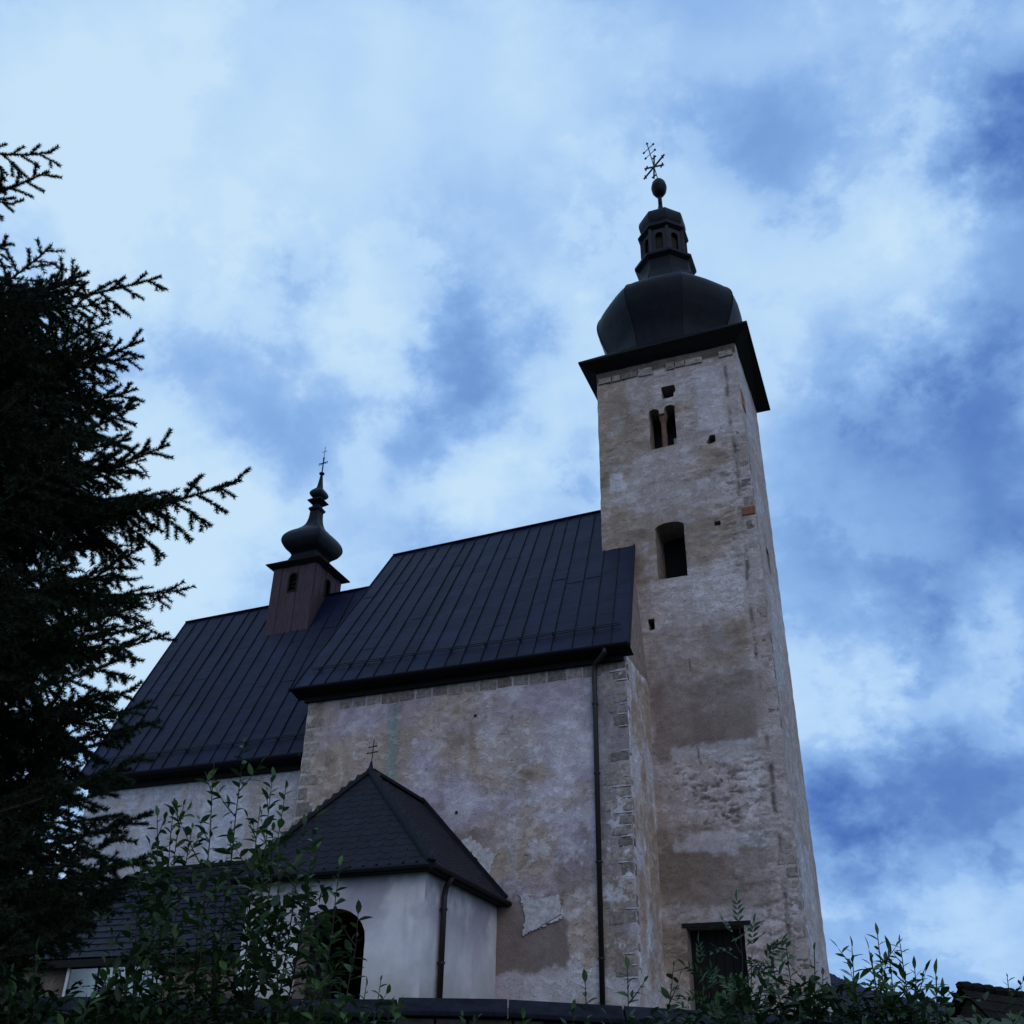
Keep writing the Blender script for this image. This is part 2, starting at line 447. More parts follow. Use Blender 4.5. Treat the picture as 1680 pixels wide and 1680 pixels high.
def part(o, parent=None):
    """parent without moving"""
    p = parent or church
    o.parent = p
    off = Vector((0, 0, 0)); q = p
    while q is not None:
        off += q.location; q = q.parent
    if o.type == 'EMPTY': o.location = Vector(o.location) - off
    else:
        o.location = Vector(o.location) - off
    return o


def inside(poly, u, v):
    r = np.zeros(u.shape, bool); n = len(poly)
    for i in range(n):
        x0, y0 = poly[i]; x1, y1 = poly[(i + 1) % n]
        if y0 == y1: continue
        c = ((y0 > v) != (y1 > v)) & (u < (x1 - x0) * (v - y0) / (y1 - y0) + x0); r ^= c
    return r


def nearest(poly, p):
    best = None; bd = 1e9
    for i in range(len(poly)):
        a = np.array(poly[i]); b = np.array(poly[(i + 1) % len(poly)]); ab = b - a
        t = np.clip((p - a) @ ab / max(ab @ ab, 1e-9), 0, 1); q = a + t * ab; d = np.hypot(*(q - p))
        if d < bd: bd = d; best = q
    return best


def wall_sheet(name, P0, U, V, w, h, step, holes, fn, mat, crumble=.02, topfn=None):
    """displaced wall; fn(u,v,pos)->(colour, outward displacement); topfn(u)->max height"""
    P0 = np.array(P0, float); U = np.array(U, float); V = np.array(V, float); Nn = np.cross(U, V); Nn /= np.linalg.norm(Nn)
    nu = max(2, int(round(w / step)) + 1); nv = max(2, int(round(h / step)) + 1)
    us = np.linspace(0, w, nu); vs_ = np.linspace(0, h, nv)
    Ug, Vg = np.meshgrid(us, vs_, indexing='ij'); Ug = Ug.copy(); Vg = Vg.copy()
    if topfn is not None: Vg = Vg * (topfn(Ug) / h)
    i = np.arange(nu * nv).reshape(nu, nv)
    Fq = np.stack([i[:-1, :-1], i[1:, :-1], i[1:, 1:], i[:-1, 1:]], -1).reshape(-1, 4)
    uf, vf = Ug.ravel(), Vg.ravel()
    keep = np.ones(len(Fq), bool)
    for poly in holes:
        cu = uf[Fq].mean(1); cv = vf[Fq].mean(1); ins = inside(poly, cu, cv) & keep
        if not ins.any(): continue
        vin = np.unique(Fq[ins]); keep &= ~ins; vout = np.unique(Fq[keep])
        for k in np.intersect1d(vin, vout): uf[k], vf[k] = nearest(poly, np.array([uf[k], vf[k]]))
    Fq = Fq[keep]
    pos = P0 + uf[:, None] * U + vf[:, None] * V
    res = fn(uf, vf, pos); col, dsp = res[0], res[1]; brk = res[2] if len(res) > 2 else np.ones(len(uf))
    edge = sst(np.minimum(uf, w - uf), 0, .06)
    near_hole = np.ones(len(uf))
    for poly in holes:
        us_ = [p[0] for p in poly]; v2 = [p[1] for p in poly]
        m = (uf > min(us_) - .1) & (uf < max(us_) + .1) & (vf > min(v2) - .1) & (vf < max(v2) + .1); near_hole[m] = .3
    d3 = np.stack([fbm(pos[:, 0] * 3.1 + k * 9.7, pos[:, 1] * 3.1 + pos[:, 2] * 3.7, k * 3.3, 4, .6) - .5 for k in range(3)], -1)
    pos = pos + d3 * crumble * 2 + Nn * (dsp * edge * near_hole)[:, None]
    o = mk_np(name, pos, Fq, mat, smooth=True)
    # drop loose verts is not needed: they are not rendered
    at = o.data.attributes.new('Col', 'FLOAT_COLOR', 'POINT')
    c4 = np.ones((len(pos), 4), np.float32); c4[:, :3] = np.clip(col, 0, 1); c4[:, 3] = brk; at.data.foreach_set('color', c4.ravel())
    return part(o)


def reveal(name, poly3, inward, depth, mat, parent, back=None):
    """lining of an opening: outline extruded inward; back adds a closing panel"""
    n = len(poly3); V = list(poly3) + [np.array(p) + np.array(inward) * depth for p in poly3]
    F = [(k, (k + 1) % n, n + (k + 1) % n, n + k) for k in range(n)]
    o = mk(name, V, F, mat); part(o, parent); return o


def rectpoly(u0, v0, u1, v1): return [(u0, v0), (u1, v0), (u1, v1), (u0, v1)]


def archpoly(u0, v0, u1, v1, rise):
    pts = [(u0, v0), (u1, v0)]; c = (u0 + u1) / 2; hw = (u1 - u0) / 2
    for k in range(0, 13):
        a = math.pi * k / 12; pts.append((c + hw * math.cos(a), v1 - rise + rise * math.sin(a)))
    return pts


# ---- colours of the weathered plaster
BROWN = np.array((.430, .325, .262)); GREY = np.array((.455, .377, .362)); DARK = np.array((.160, .118, .098)); PALE = np.array((.600, .545, .570)); SMOOTH = np.array((.190, .142, .122))


def pxmask(u, v, f, x0, y0, x1, y1, soft, wob=.25, sc=1.6):
    """soft-edged mask over the wall area that covers the given pixel box"""
    a = f(x0, y0); b = f(x1, y1)
    u0, u1 = sorted((a[0], b[0])); v0, v1 = sorted((a[1], b[1]))
    n = (fbm(u * sc, v * sc, x0 * .01, 6, .68) - .5) * wob * 6.5; n2 = (fbm(u * sc + 40, v * sc, y0 * .013, 6, .68) - .5) * wob * 5
    d = np.minimum(np.minimum(u - u0 + n, u1 - u + n), np.minimum(v - v0 + n2, v1 - v + n2))
    return sst(d, -soft, soft)


TZ0 = YARD - .5


def tf(x, y):
    p = PY(x, y, TY); return p[0] - TX0, p[2] - TZ0


def tower_front(u, v, pos):
    n1 = fbm(u * .55, v * .9, 1, 5); n2 = fbm(u * 1.1, v * 5.0, 3, 5, .6); n3 = fbm(u * 5, v * 9, 5, 4, .65); n4 = fbm(u * 1.6, v * 2.4, 8, 5, .6)
    c = lerp(BROWN, GREY, sst(n1, .38, .62)); c = lerp(c, DARK, sst(n2, .56, .78) * .55); c = lerp(c, PALE, sst(n4, .58, .74) * .55)
    c = c * ((0.74 + .52 * n3) * (.80 + .36 * sst(n1, .3, .65)))[:, None]
    d = (n2 - .5) * .030 + (n3 - .5) * .012; brk = .68 + .32 * n1
    # smooth brown bands of later render
    for box, k in (((1066, 1120, 1256, 1228), .85), ((1080, 1388, 1275, 1500), .78), ((1062, 1040, 1235, 1105), .40), ((1000, 730, 1190, 860), .25), ((1100, 1160, 1245, 1226), .5)):
        m = pxmask(u, v, tf, *box, .16, .22, 1.3) * k * (.6 + .8 * (n4 - .3)) * (.45 + .55 * sst(u, .1, 1.6))
        c = lerp(c, SMOOTH * (0.9 + .25 * n1[:, None]), m); d = d * (1 - .8 * m); brk = brk * (1 - .78 * m)
    # pale ragged lips above those bands and bleached areas
    for box, k in (((1095, 1226, 1250, 1238), .6), ((1115, 1374, 1262, 1390), .7), ((1090, 1270, 1262, 1372), .15), ((1025, 600, 1215, 640), .35), ((1140, 610, 1195, 700), .55), ((1000, 780, 1030, 800), .9), ((1090, 1490, 1260, 1512), .35), ((1085, 940, 1240, 1015), .25)):
        m = pxmask(u, v, tf, *box, .06, .14, 2.4) * k; c = lerp(c, PALE * (.9 + .2 * n3[:, None]), m); d = d + m * .012
    # bare rubble with deep pits
    for box, k in (((1120, 1285, 1225, 1345), .85), ((1165, 730, 1240, 930), .55), ((1195, 1240, 1300, 1400), .45), ((1080, 1500, 1330, 1600), .4), ((1190, 1430, 1310, 1530), .4)):
        m = pxmask(u, v, tf, *box, .38, .42, 1.1) * k; pit = np.maximum(sst(fbm(u * 4.2, v * 12.0, 11, 5, .6), .55, .63), .7 * sst(fbm(u * 8.0, v * 20.0, 14, 4, .6), .58, .66))
        c = lerp(c, DARK * .6, m * pit * .95); d = d - m * pit * .055
    # corner strip with crack line
    W = TX1 - TX0; ce = sst(u, W - .62, W - .5); c = lerp(c, GREY * 1.02, ce * .5)
    crack = np.exp(-((u - W + .38 + .16 * (fbm(v * .9, v * 0, 2, 4) - .5)) / .05) ** 2) * sst(fbm(v * 2.6, u * 3, 6, 5, .65), .40, .66)
    c = lerp(c, DARK * .6, crack * .85); d = d - crack * .04
    # hairline cracks
    for x0, y0, x1, y1 in ((1130, 1080, 1134, 1100), (1143, 1224, 1150, 1254)):
        a = tf(x0, y0); b = tf(x1, y1); t = np.clip((v - b[1]) / (a[1] - b[1] + 1e-6), 0, 1)
        uu = b[0] + (a[0] - b[0]) * t + .04 * (fbm(v * 6, v * 0, 4, 3) - .5)
        m = .8 * np.exp(-((u - uu) / .024) ** 2) * ((v < a[1]) & (v > b[1])); c = lerp(c, DARK * .5, m)
    # recess under the eave: shade behind the head stones put into the colour
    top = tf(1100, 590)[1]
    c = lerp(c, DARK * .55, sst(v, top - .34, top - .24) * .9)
    return c, d, brk


def tower_side(u, v, pos):
    n1 = fbm(u * .6, v * .7, 21, 5); n2 = fbm(u * 1.4, v * 3.0, 23, 5, .6); n3 = fbm(u * 5, v * 8, 5, 4, .65)
    c = lerp(GREY, PALE * .86, sst(n1, .4, .62)); c = lerp(c, BROWN, sst(n2, .5, .75) * .6); c = c * (.8 + .4 * n3)[:, None]
    return c, (n2 - .5) * .04 + (n3 - .5) * .03


TH = Z(18.33) - TZ0
TW = TX1 - TX0
# openings in the tower front
def tbox(x0, y0, x1, y1):
    a = tf(x0, (y0 + y1) / 2)[0]; b = tf(x1, (y0 + y1) / 2)[0]; xm = (x0 + x1) / 2
    return a, tf(xm, y1)[1], b, tf(xm, y0)[1]


H_sq = tbox(1086, 633, 1107, 653)
H_l = tbox(1066, 671, 1083, 737); H_r = tbox(1091, 664, 1109, 731)
H_w = tbox(1077, 856, 1125, 948)
H_p1 = tbox(1158, 714, 1174, 728); H_p2 = tbox(1172, 855, 1182, 862); H_p3 = tbox(1063, 1015, 1074, 1034)
H_d = tbox(1131, 1520, 1228, 1690); H_d = (H_d[0], YARD - TZ0 - .02, H_d[2], H_d[3])
def twin():
    a = archpoly(*H_l, .13)[2:]; b = archpoly(*H_r, .13)[2:]           # heads, right to left
    base = [(H_l[0], H_l[1]), (H_r[2], H_l[1] + .02)]
    imp = H_l[3] - .22
    return base + b + [(H_r[0], imp), (H_l[2], imp)] + a


rough_sq = [(H_sq[0], H_sq[1]), (H_sq[2] - .05, H_sq[1] + .02), (H_sq[2] - .03, H_sq[1] + .18), (H_sq[2] + .03, H_sq[1] + .22), (H_sq[2], H_sq[3]), (H_sq[0] - .02, H_sq[3] - .01)]
polys = {
    'hole': rough_sq, 'tw': twin(), 'win': archpoly(*H_w, .16),
    'p1': [(H_p1[0], H_p1[1] + .05), (H_p1[0] + .1, H_p1[1]), (H_p1[2], H_p1[1] + .04), (H_p1[2], H_p1[3] - .02), (H_p1[0] + .12, H_p1[3])],
    'p2': rectpoly(*H_p2), 'p3': [(H_p3[0] + .03, H_p3[1]), (H_p3[2], H_p3[1] + .01), (H_p3[2], H_p3[3]), (H_p3[0], H_p3[3] - .01)], 'door': rectpoly(*H_d)}
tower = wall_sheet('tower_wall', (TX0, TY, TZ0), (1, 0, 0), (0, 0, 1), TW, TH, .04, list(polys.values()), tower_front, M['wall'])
P_slit = [PX(1258, 900, TX1), PX(1264, 940, TX1)]
su0, su1 = sorted((P_slit[0][1] - TY, P_slit[1][1] - TY)); sv1, sv0 = P_slit[0][2] - TZ0, P_slit[1][2] - TZ0
sc_ = (su0 + su1) / 2; slit = rectpoly(sc_ - .22, min(sv0, sv1), sc_ + .22, max(sv0, sv1))
tside = wall_sheet('tower_wall', (TX1, TY, TZ0), (0, 1, 0), (0, 0, 1), TYB - TY, TH, .06, [slit], tower_side, M['wall'])
wall_sheet('tower_wall', (TX0, TYB, TZ0), (0, -1, 0), (0, 0, 1), TYB - TY, TH, .12, [], tower_side, M['wall'])
wall_sheet('tower_wall', (TX1, TYB, TZ0), (-1, 0, 0), (0, 0, 1), TW, TH, .12, [], tower_side, M['wall'])


def t3(poly): return [np.array((TX0 + u, TY, TZ0 + v)) for u, v in poly]


M['reveal'] = material('reveal_plaster', (.26, .20, .18), .95, .3, 6, .6, 18, spec=.15)
def closing(name, poly3, depth, mat, parent):
    o = mk(name, [np.array(p) + np.array((0, depth, 0)) for p in poly3], [tuple(range(len(poly3)))], mat); part(o, parent); return o


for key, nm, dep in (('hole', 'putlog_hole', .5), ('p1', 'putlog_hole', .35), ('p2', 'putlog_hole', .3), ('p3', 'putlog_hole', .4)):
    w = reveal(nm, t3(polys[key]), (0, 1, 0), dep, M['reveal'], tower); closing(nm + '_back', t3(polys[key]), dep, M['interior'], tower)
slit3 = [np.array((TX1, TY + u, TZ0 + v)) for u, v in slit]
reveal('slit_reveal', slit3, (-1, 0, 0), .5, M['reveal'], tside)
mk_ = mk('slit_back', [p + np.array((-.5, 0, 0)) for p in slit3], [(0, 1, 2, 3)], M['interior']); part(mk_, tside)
# large arched tower window with plank shutter far back
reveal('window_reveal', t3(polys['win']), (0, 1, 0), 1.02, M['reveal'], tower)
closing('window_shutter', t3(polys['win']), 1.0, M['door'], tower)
# twin window
for key in ('tw',): reveal('window_reveal', t3(polys[key]), (0, 1, 0), .55, M['reveal'], tower)
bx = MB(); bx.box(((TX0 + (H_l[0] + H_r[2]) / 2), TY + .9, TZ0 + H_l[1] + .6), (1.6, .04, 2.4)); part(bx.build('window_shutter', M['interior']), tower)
cx = TX0 + (H_l[2] + H_r[0]) / 2
mc = MB(); zb = TZ0 + H_l[1] + .02; zt = TZ0 + H_r[3] - .22
mc.rings((cx, TY + .20), [(.12, zb), (.12, zb + .10), (.088, zb + .14), (.082, zt - .34), (.09, zt - .26), (.13, zt - .10), (.13, zt + .14)], 12)
part(mc.build('window_column', M['redstone']), tower)
mc = MB(); mc.box((TX0 + H_r[0] + .21, TY + .42, TZ0 + H_r[1] + .30), (.12, .03, .42)); mc.box((TX0 + H_r[0] + .29, TY + .42, TZ0 + H_r[1] + .18), (.14, .03, .18))
part(mc.build('lit_patch_board', M['lit_patch']), tower)  # pale piece added for the lit patch seen through the far opening
# tower door: lintel beam and planks set back in the opening
reveal('door_reveal', t3(polys['door']), (0, 1, 0), .55, M['reveal'], tower)
ml = MB(); dl = tbox(1119, 1512, 1232, 1522); ml.box((TX0 + (dl[0] + dl[2]) / 2, TY + .06, TZ0 + H_d[3] + .05), (dl[2] - dl[0], .2, .09)); part(ml.build('lintel', M['wood_dark']), tower)
nb = 7
for k in range(nb):
    wd = (H_d[2] - H_d[0]) / nb; b_ = MB(); b_.box((TX0 + H_d[0] + wd * (k + .5), TY + .43 + random.uniform(-.006, .006), TZ0 + (H_d[1] + H_d[3]) / 2), (wd - .012, .04, H_d[3] - H_d[1])); part(b_.build('door_plank', M['door']), tower)
# exposed stones of the tower head, under the eave
x = TX0 + .05; k = 0
while x < TX1 - .1:
    w_ = min(random.uniform(.28, .6), TX1 - .03 - x); b_ = MB(); hh = random.uniform(.16, .24)
    if k not in (4, 8): 
        b_.box((x + w_ / 2, TY + .05, TZ0 + TH - .36 - random.uniform(0, .04)), (w_ - .04, .2, hh + .04)); part(b_.build('head_stone', M['stone']), tower)
    x += w_; k += 1
# single orange brick showing at the corner
q = tf(1228, 838); b_ = MB(); b_.box((TX0 + q[0], TY + .03, TZ0 + q[1]), (.36, .13, .24)); part(b_.build('corner_brick', M['brick']), tower)
q = tf(1213, 648); b_ = MB(); b_.box((TX1 - .03, TY + .35, TZ0 + q[1]), (.10, .5, .55)); part(b_.build('corner_brick', M['brick']), tower)
# corner stones along the right tower edge
zc = TZ0 + .8; k = 0
while zc < TZ0 + TH - 1.0:
    hh = random.uniform(.24, .40)
    if fbm(np.array([zc * .7]), np.array([0.]), 5)[0] > .42:
        ln = .30 if k % 2 else .46
        b_ = MB(); b_.box((TX1 - ln / 2 + .006, TY + .13, zc + hh / 2), (ln, .26 if k % 2 else .24, hh - .035)); o = b_.build('quoin_stone', M['stone']); part(o, tower)
        bv = o.modifiers.new('b', 'BEVEL'); bv.width = .03; bv.segments = 1
    zc += hh; k += 1


# ---- nave wall
NZ0 = YARD - .6; NH = Z(9.02) - NZ0; NW = NX1 - NX0


def nf(x, y):
    p = PY(x, y, NY); return p[0] - NX0, p[2] - NZ0


VIO = np.array((.460, .380, .440))


def nave_front(u, v, pos):
    n1 = fbm(u * .5, v * .7, 31, 5); n2 = fbm(u * 2.2, v * 1.1, 33, 5, .62); n3 = fbm(u * 6, v * 9, 35, 4, .65); n4 = fbm(u * 1.5, v * 1.8, 37, 6, .66); n5 = fbm(u * 3.0, v * .35, 39, 4, .6)
    c = lerp(VIO, BROWN * 1.02, sst(n1, .40, .64)); c = lerp(c, PALE * 1.06, sst(n4, .52, .70) * .62); c = lerp(c, PALE, sst(n5, .55, .75) * .35)
    c = lerp(c, SMOOTH, sst(n2, .56, .74) * .5); c = c * (.72 + .56 * n3)[:, None]
    d = (n4 - .5) * .025 + (n3 - .5) * .012
    # copper-green run-off below the roof
    a = nf(648, 1150); b = nf(640, 1300)
    uu = a[0] + (b[0] - a[0]) * np.clip((a[1] - v) / (a[1] - b[1]), 0, 1) + .10 * (fbm(v * 2, v * 0, 3, 4) - .5)
    g = np.exp(-((u - uu) / (.15 + .05 * n1)) ** 2) * sst(v, b[1] - .9, b[1] + .5) * (1 - sst(v, a[1] - .3, a[1] + .05))
    c = lerp(c, np.array((.19, .29, .28)), np.clip(g * (.2 + .8 * n3), 0, .7))
    g2 = np.exp(-((u - NW + .75) / .35) ** 2) * .28 * sst(n5, .3, .6); c = lerp(c, np.array((.19, .27, .26)), g2)
    # brown render patch at the foot, pale base course
    m = pxmask(u, v, nf, 812, 1478, 926, 1596, .05, .13, 1.8) * .9; c = lerp(c, np.array((.235, .180, .160)) * (.9 + .2 * n1[:, None]), m); d = d * (1 - .8 * m) - m * .012; brk = (.62 + .38 * sst(n1, .4, .6)) * (1 - .85 * m)
    m = pxmask(u, v, nf, 815, 1592, 1040, 1640, .12, .2) * .75; c = lerp(c, PALE * 1.0, m)
    m = pxmask(u, v, nf, 790, 1190, 960, 1250, .2, .3) * .35; c = lerp(c, PALE * 1.05, m)
    m = pxmask(u, v, nf, 870, 1330, 975, 1345, .08, .25, 3.0) * .6; c = lerp(c, PALE, m)
    m = pxmask(u, v, nf, 730, 1365, 800, 1390, .06, .15) * .5; c = lerp(c, SMOOTH, m)
    m = pxmask(u, v, nf, 985, 1100, 1050, 1600, .15, .2) * .55; c = lerp(c, DARK * 1.25 * (.6 + .8 * n4[:, None]), m); d = d - m * sst(n2, .5, .7) * .05
    m = pxmask(u, v, nf, 900, 1400, 980, 1475, .2, .3) * .4; c = lerp(c, SMOOTH, m)
    for bx4 in ((912, 1380, 956, 1410), (862, 1388, 896, 1406), (1000, 1310, 1034, 1352), (1004, 1440, 1036, 1486), (925, 1596, 988, 1636), (1008, 1380, 1034, 1392), (1006, 1540, 1040, 1560)):
        m = pxmask(u, v, nf, *bx4, .06, .26, 3.4) * .9; c = lerp(c, PALE * (.85 + .3 * n3[:, None]), m); d = d + m * .014
    return c, d, brk


h1 = nf(780, 1174); h2 = nf(749, 1333)
nave = wall_sheet('nave_wall', (NX0, NY, NZ0), (1, 0, 0), (0, 0, 1), NW, NH, .04, [], nave_front, M['wall'])
for q in (h1, h2):
    b_ = MB(); b_.rings((0, 0), [(.045, -.0), (.035, .03)], 7); o = b_.build('putlog_hole', M['interior']); o.rotation_euler = (R(90), 0, 0); o.location = (NX0 + q[0], NY + .0, NZ0 + q[1]); part(o, nave)
# gable strip of the nave towards the tower (faces +X) and the far gable above the chancel
SLOPE_TOP = Z(12.66)


def stub(u, v, pos):
    n1 = fbm(u * 1.2, v * .6, 41, 5); n3 = fbm(u * 6, v * 8, 43, 4, .65); n4 = fbm(u * 1.8, v * 1.2, 47, 6, .66)
    c = lerp(BROWN * 1.1, PALE * 1.05, sst(n4, .40, .60)); c = lerp(c, BROWN, sst(n1, .55, .7) * .6); c = lerp(c, PALE * 1.1, (1 - sst(u, .0, .35)) * .6)
    return c * (.78 + .44 * n3)[:, None], (n3 - .5) * .05 + (n4 - .5) * .04


stubL = TY - NY
wall_sheet('nave_wall', (NX1, NY, NZ0), (0, 1, 0), (0, 0, 1), stubL + .02, NH, .05, [], stub, M['wall'])
mg = MB(); mg.add([(NX1 - .01, NY, NZ0 + NH), (NX1 - .01, TY, NZ0 + NH), (-5.66 * S, TY, SLOPE_TOP - .12), (NX1 - .02, NY + .05, NZ0 + NH + .02)], [(0, 1, 2, 3)])
part(mg.build('gable_wall', M['reveal']))
NYB = 2 * RY - NY
mg = MB(); mg.add([(NX0, NY, NZ0), (NX0, NYB, NZ0), (NX0, NYB, NZ0 + NH), (NX0, RY, Z(14.2)), (NX0, NY, NZ0 + NH)], [(0, 1, 2, 3, 4)])
mg.add([(NX0, NYB, NZ0), (NX1, NYB, NZ0), (NX1, NYB, NZ0 + NH), (NX0, NYB, NZ0 + NH)], [(0, 1, 2, 3)])
mg.add([(NX1 - .02, TY + .3, NZ0), (NX1 - .02, NYB, NZ0), (NX1 - .02, NYB, NZ0 + NH), (NX1 - .02, RY, Z(14.2)), (NX1 - .02, TY + .3, Z(12.3))], [(0, 1, 2, 3, 4)])
part(mg.build('gable_wall', M['reveal']))
# quoin stones on the nave corner beside the tower: long and short work, each a block
zc = NZ0 + .9; k = 0
while zc < NZ0 + NH - .15:
    hh = random.uniform(.22, .36); ln = random.uniform(.28, .38) if k % 2 else random.uniform(.45, .68)
    if random.random() < .72:
        b_ = MB(); b_.box((NX1 - ln / 2 + .004, NY + .10 + random.uniform(0, .012), zc + hh / 2), (ln, .226, hh - random.uniform(.03, .07))); b_.v = [(x + random.uniform(-.02, .012) * (x < NX1 - .1), y, z + random.uniform(-.016, .016)) for x, y, z in b_.v]; o = b_.build('quoin_stone', M['stone']); part(o, nave)
        bv = o.modifiers.new('b', 'BEVEL'); bv.width = .03; bv.segments = 2
    if random.random() < .7:
        b_ = MB(); b_.box((NX1 - ln * .35 + .01, NY + .09, zc), (ln * random.uniform(.3, .7), .235, .022)); part(b_.build('mortar_joint', M['mortar']), nave)
    zc += hh; k += 1
# quoins on the far corner of the nave
zc = NZ0 + 3.5; k = 0
while zc < NZ0 + NH - .5:
    hh = random.uniform(.30, .44); ln = .30 if k % 2 else .52
    b_ = MB(); b_.box((NX0 + ln / 2 - .004, NY + .10, zc + hh / 2), (ln, .214, hh - .03)); o = b_.build('quoin_stone', M['stone']); part(o, nave)
    bv = o.modifiers.new('b', 'BEVEL'); bv.width = .03; bv.segments = 1
    zc += hh; k += 1
# frieze of ashlar blocks below the eave
x = NX0 + .95
while x < NX1 - 1.1:
    w_ = random.uniform(.40, .56); hh = random.uniform(.34, .40)
    b_ = MB(); b_.box((x + w_ / 2, NY + .09, NZ0 + NH - .30), (w_ - .028, .196, hh)); o = b_.build('frieze_stone', M['stone']); part(o, nave)
    bv = o.modifiers.new('b', 'BEVEL'); bv.width = .02; bv.segments = 1
    x += w_


# flaked plaster: ragged thin plates standing proud of the wall
def ragged(name, ptspx, thick, mat, parent, f3, nrm, seed):
    rnd = random.Random(seed); P = [np.array(f3(*p)) for p in ptspx]; out = []
    for i, p in enumerate(P):
        q = P[(i + 1) % len(P)]; n = max(3, int(np.linalg.norm(q - p) / .03))
        for k in range(n):
            t = k / n; j = np.array([rnd.uniform(-.03, .03), 0, rnd.uniform(-.03, .03)])
            if abs(nrm[0]) > .5: j = j[[1, 0, 2]]
            out.append(p * (1 - t) + q * t + j)
    n = len(out); V = [p + np.array(nrm) * thick for p in out] + [p - np.array(nrm) * .03 for p in out]
    F = [tuple(range(n))] + [(k, n + k, n + (k + 1) % n, (k + 1) % n) for k in range(n)]
    o = mk(name, V, F, mat); part(o, parent); return o


n3f = lambda x, y: PY(x, y, NY)
NN = (0, -1, 0)
ragged('plaster_patch', [(852, 1468), (880, 1476), (918, 1468), (921, 1508), (893, 1519), (868, 1530), (858, 1538), (862, 1500)], .030, M['patch'], nave, n3f, NN, 1)
ragged('plaster_patch', [(758, 1378), (772, 1374), (786, 1384), (795, 1398), (818, 1400), (808, 1412), (806, 1440), (795, 1430), (780, 1404), (762, 1392)], .028, M['patch'], nave, n3f, NN, 2)

# ---- roofs with standing seams


def seam_roof(name, E0, E1, R0, R1, n, mat, jitter, rail=None, eave_t=(0.0, 1.0)):
    """one slope: eave line E0-E1, ridge line R0-R1, n trays, a raised seam at each joint"""
    roof = empty(name, tuple((np.array(E0) + np.array(R1)) / 2)); part(roof)
    E0, E1, R0, R1 = [np.array(p, float) for p in (E0, E1, R0, R1)]
    rnd = random.Random(int(abs(E0[0] * 100)) + n)
    ts = [0] + [(k + rnd.uniform(-jitter, jitter)) / n for k in range(1, n)] + [1]
    up = np.cross(E1 - E0, R0 - E0); up /= np.linalg.norm(up)
    up = up if up[2] > 0 else -up
    m = 26
    for k in range(n):
        V = []; F = []; tilt = rnd.uniform(-.006, .006)
        for i in range(m + 1):
            s = i / m
            for j in range(4):
                t = ts[k] + (ts[k + 1] - ts[k]) * j / 3
                p = (E0 + (E1 - E0) * t) * (1 - s) + (R0 + (R1 - R0) * t) * s
                oil = (fbm(np.array([p[0] * 1.2]), np.array([p[2] * 4.2 + k]), k * .77, 3)[0] - .5) * .06 * (1 if 0 < j < 3 else .3)
                V.append(p + up * (oil + tilt * (j / 3 - .5)))
        for i in range(m):
            for j in range(3):
                a = i * 4 + j; F.append((a, a + 1, a + 5, a + 4))
        part(mk('roof_panel', V, F, mat, smooth=True), roof)
    for k in range(n):                                     # cross joints between sheets
        for s in ([.36] if k % 2 else [.62]):
            s = s + rnd.uniform(-.16, .16); q = [(E0 + (E1 - E0) * t) * (1 - s) + (R0 + (R1 - R0) * t) * s + up * .006 for t in (ts[k], ts[k + 1])]
            b_ = MB(); b_.bar(q[0] - up * .003, q[1] - up * .003, .012, .008, up); part(b_.build('sheet_joint', mat), roof)
    for k in range(n + 1):
        t = ts[k]; a = E0 + (E1 - E0) * t - (R0 - E0) * .002; b = R0 + (R1 - R0) * t
        b_ = MB(); b_.bar(a + up * .012, b + up * .012, .018, .030, up); part(b_.build('standing_seam', M['tin_edge']), roof)
    b_ = MB(); b_.bar(R0 + up * .01, R1 + up * .01, .12, .03, (0, 0, 1)); part(b_.build('ridge_cap', mat), roof)
    if rail:
        s0, t0, t1 = rail
        g = MB()
        for hh in (.05, .11):
            a = (E0 + (E1 - E0) * t0) * (1 - s0) + (R0 + (R1 - R0) * t0) * s0 + up * hh; b = (E0 + (E1 - E0) * t1) * (1 - s0) + (R0 + (R1 - R0) * t1) * s0 + up * hh
            g.tube([a, b], .013, 6)
        part(g.build('snow_guard_rail', M['iron']), roof)
        for k in range(int(n * t0) + 1, int(n * t1) + 1, 2):
            t = ts[k]; p = (E0 + (E1 - E0) * t) * (1 - s0) + (R0 + (R1 - R0) * t) * s0
            d = (R0 - E0) / np.linalg.norm(R0 - E0)
            b_ = MB(); b_.bar(p - d * .02, p + up * .13 - d * .02, .018, .010, d); b_.bar(p + up * .12 - d * .02, p + d * .12 + up * .02, .012, .006, up); part(b_.build('snow_guard_bracket', M['iron']), roof)
    return roof, up


A = lambda x, y, z: np.array((x * S, y * S, Z(z)))
nE0, nE1 = A(-13.48, 19.65, 9.13), A(-5.244, 19.68, 9.13)
nR0, nR1 = A(-13.0, 23.1, 14.43), A(-5.80, 23.1, 14.66)
seam_roof('nave_roof', nE0, nE1, nR0, nR1, 19, M['tin'], .12, rail=(.10, .03, .975))
mir = lambda p: np.array((p[0], 2 * RY - p[1], p[2]))
seam_roof('nave_roof', mir(nE1), mir(nE0), nR1, nR0, 19, M['tin'], .12)
cE0, cE1 = A(-19.75, 20.0, 7.66), A(-13.2, 20.0, 7.66)
cR0, cR1 = A(-19.95, 23.1, 13.40), A(-13.2, 23.1, 13.53)
seam_roof('chancel_roof', cE0, cE1, cR0, cR1, 15, M['tin'], .12, rail=(.085, .03, .99))
seam_roof('chancel_roof', mir(cE1), mir(cE0), cR1, cR0, 15, M['tin'], .12)


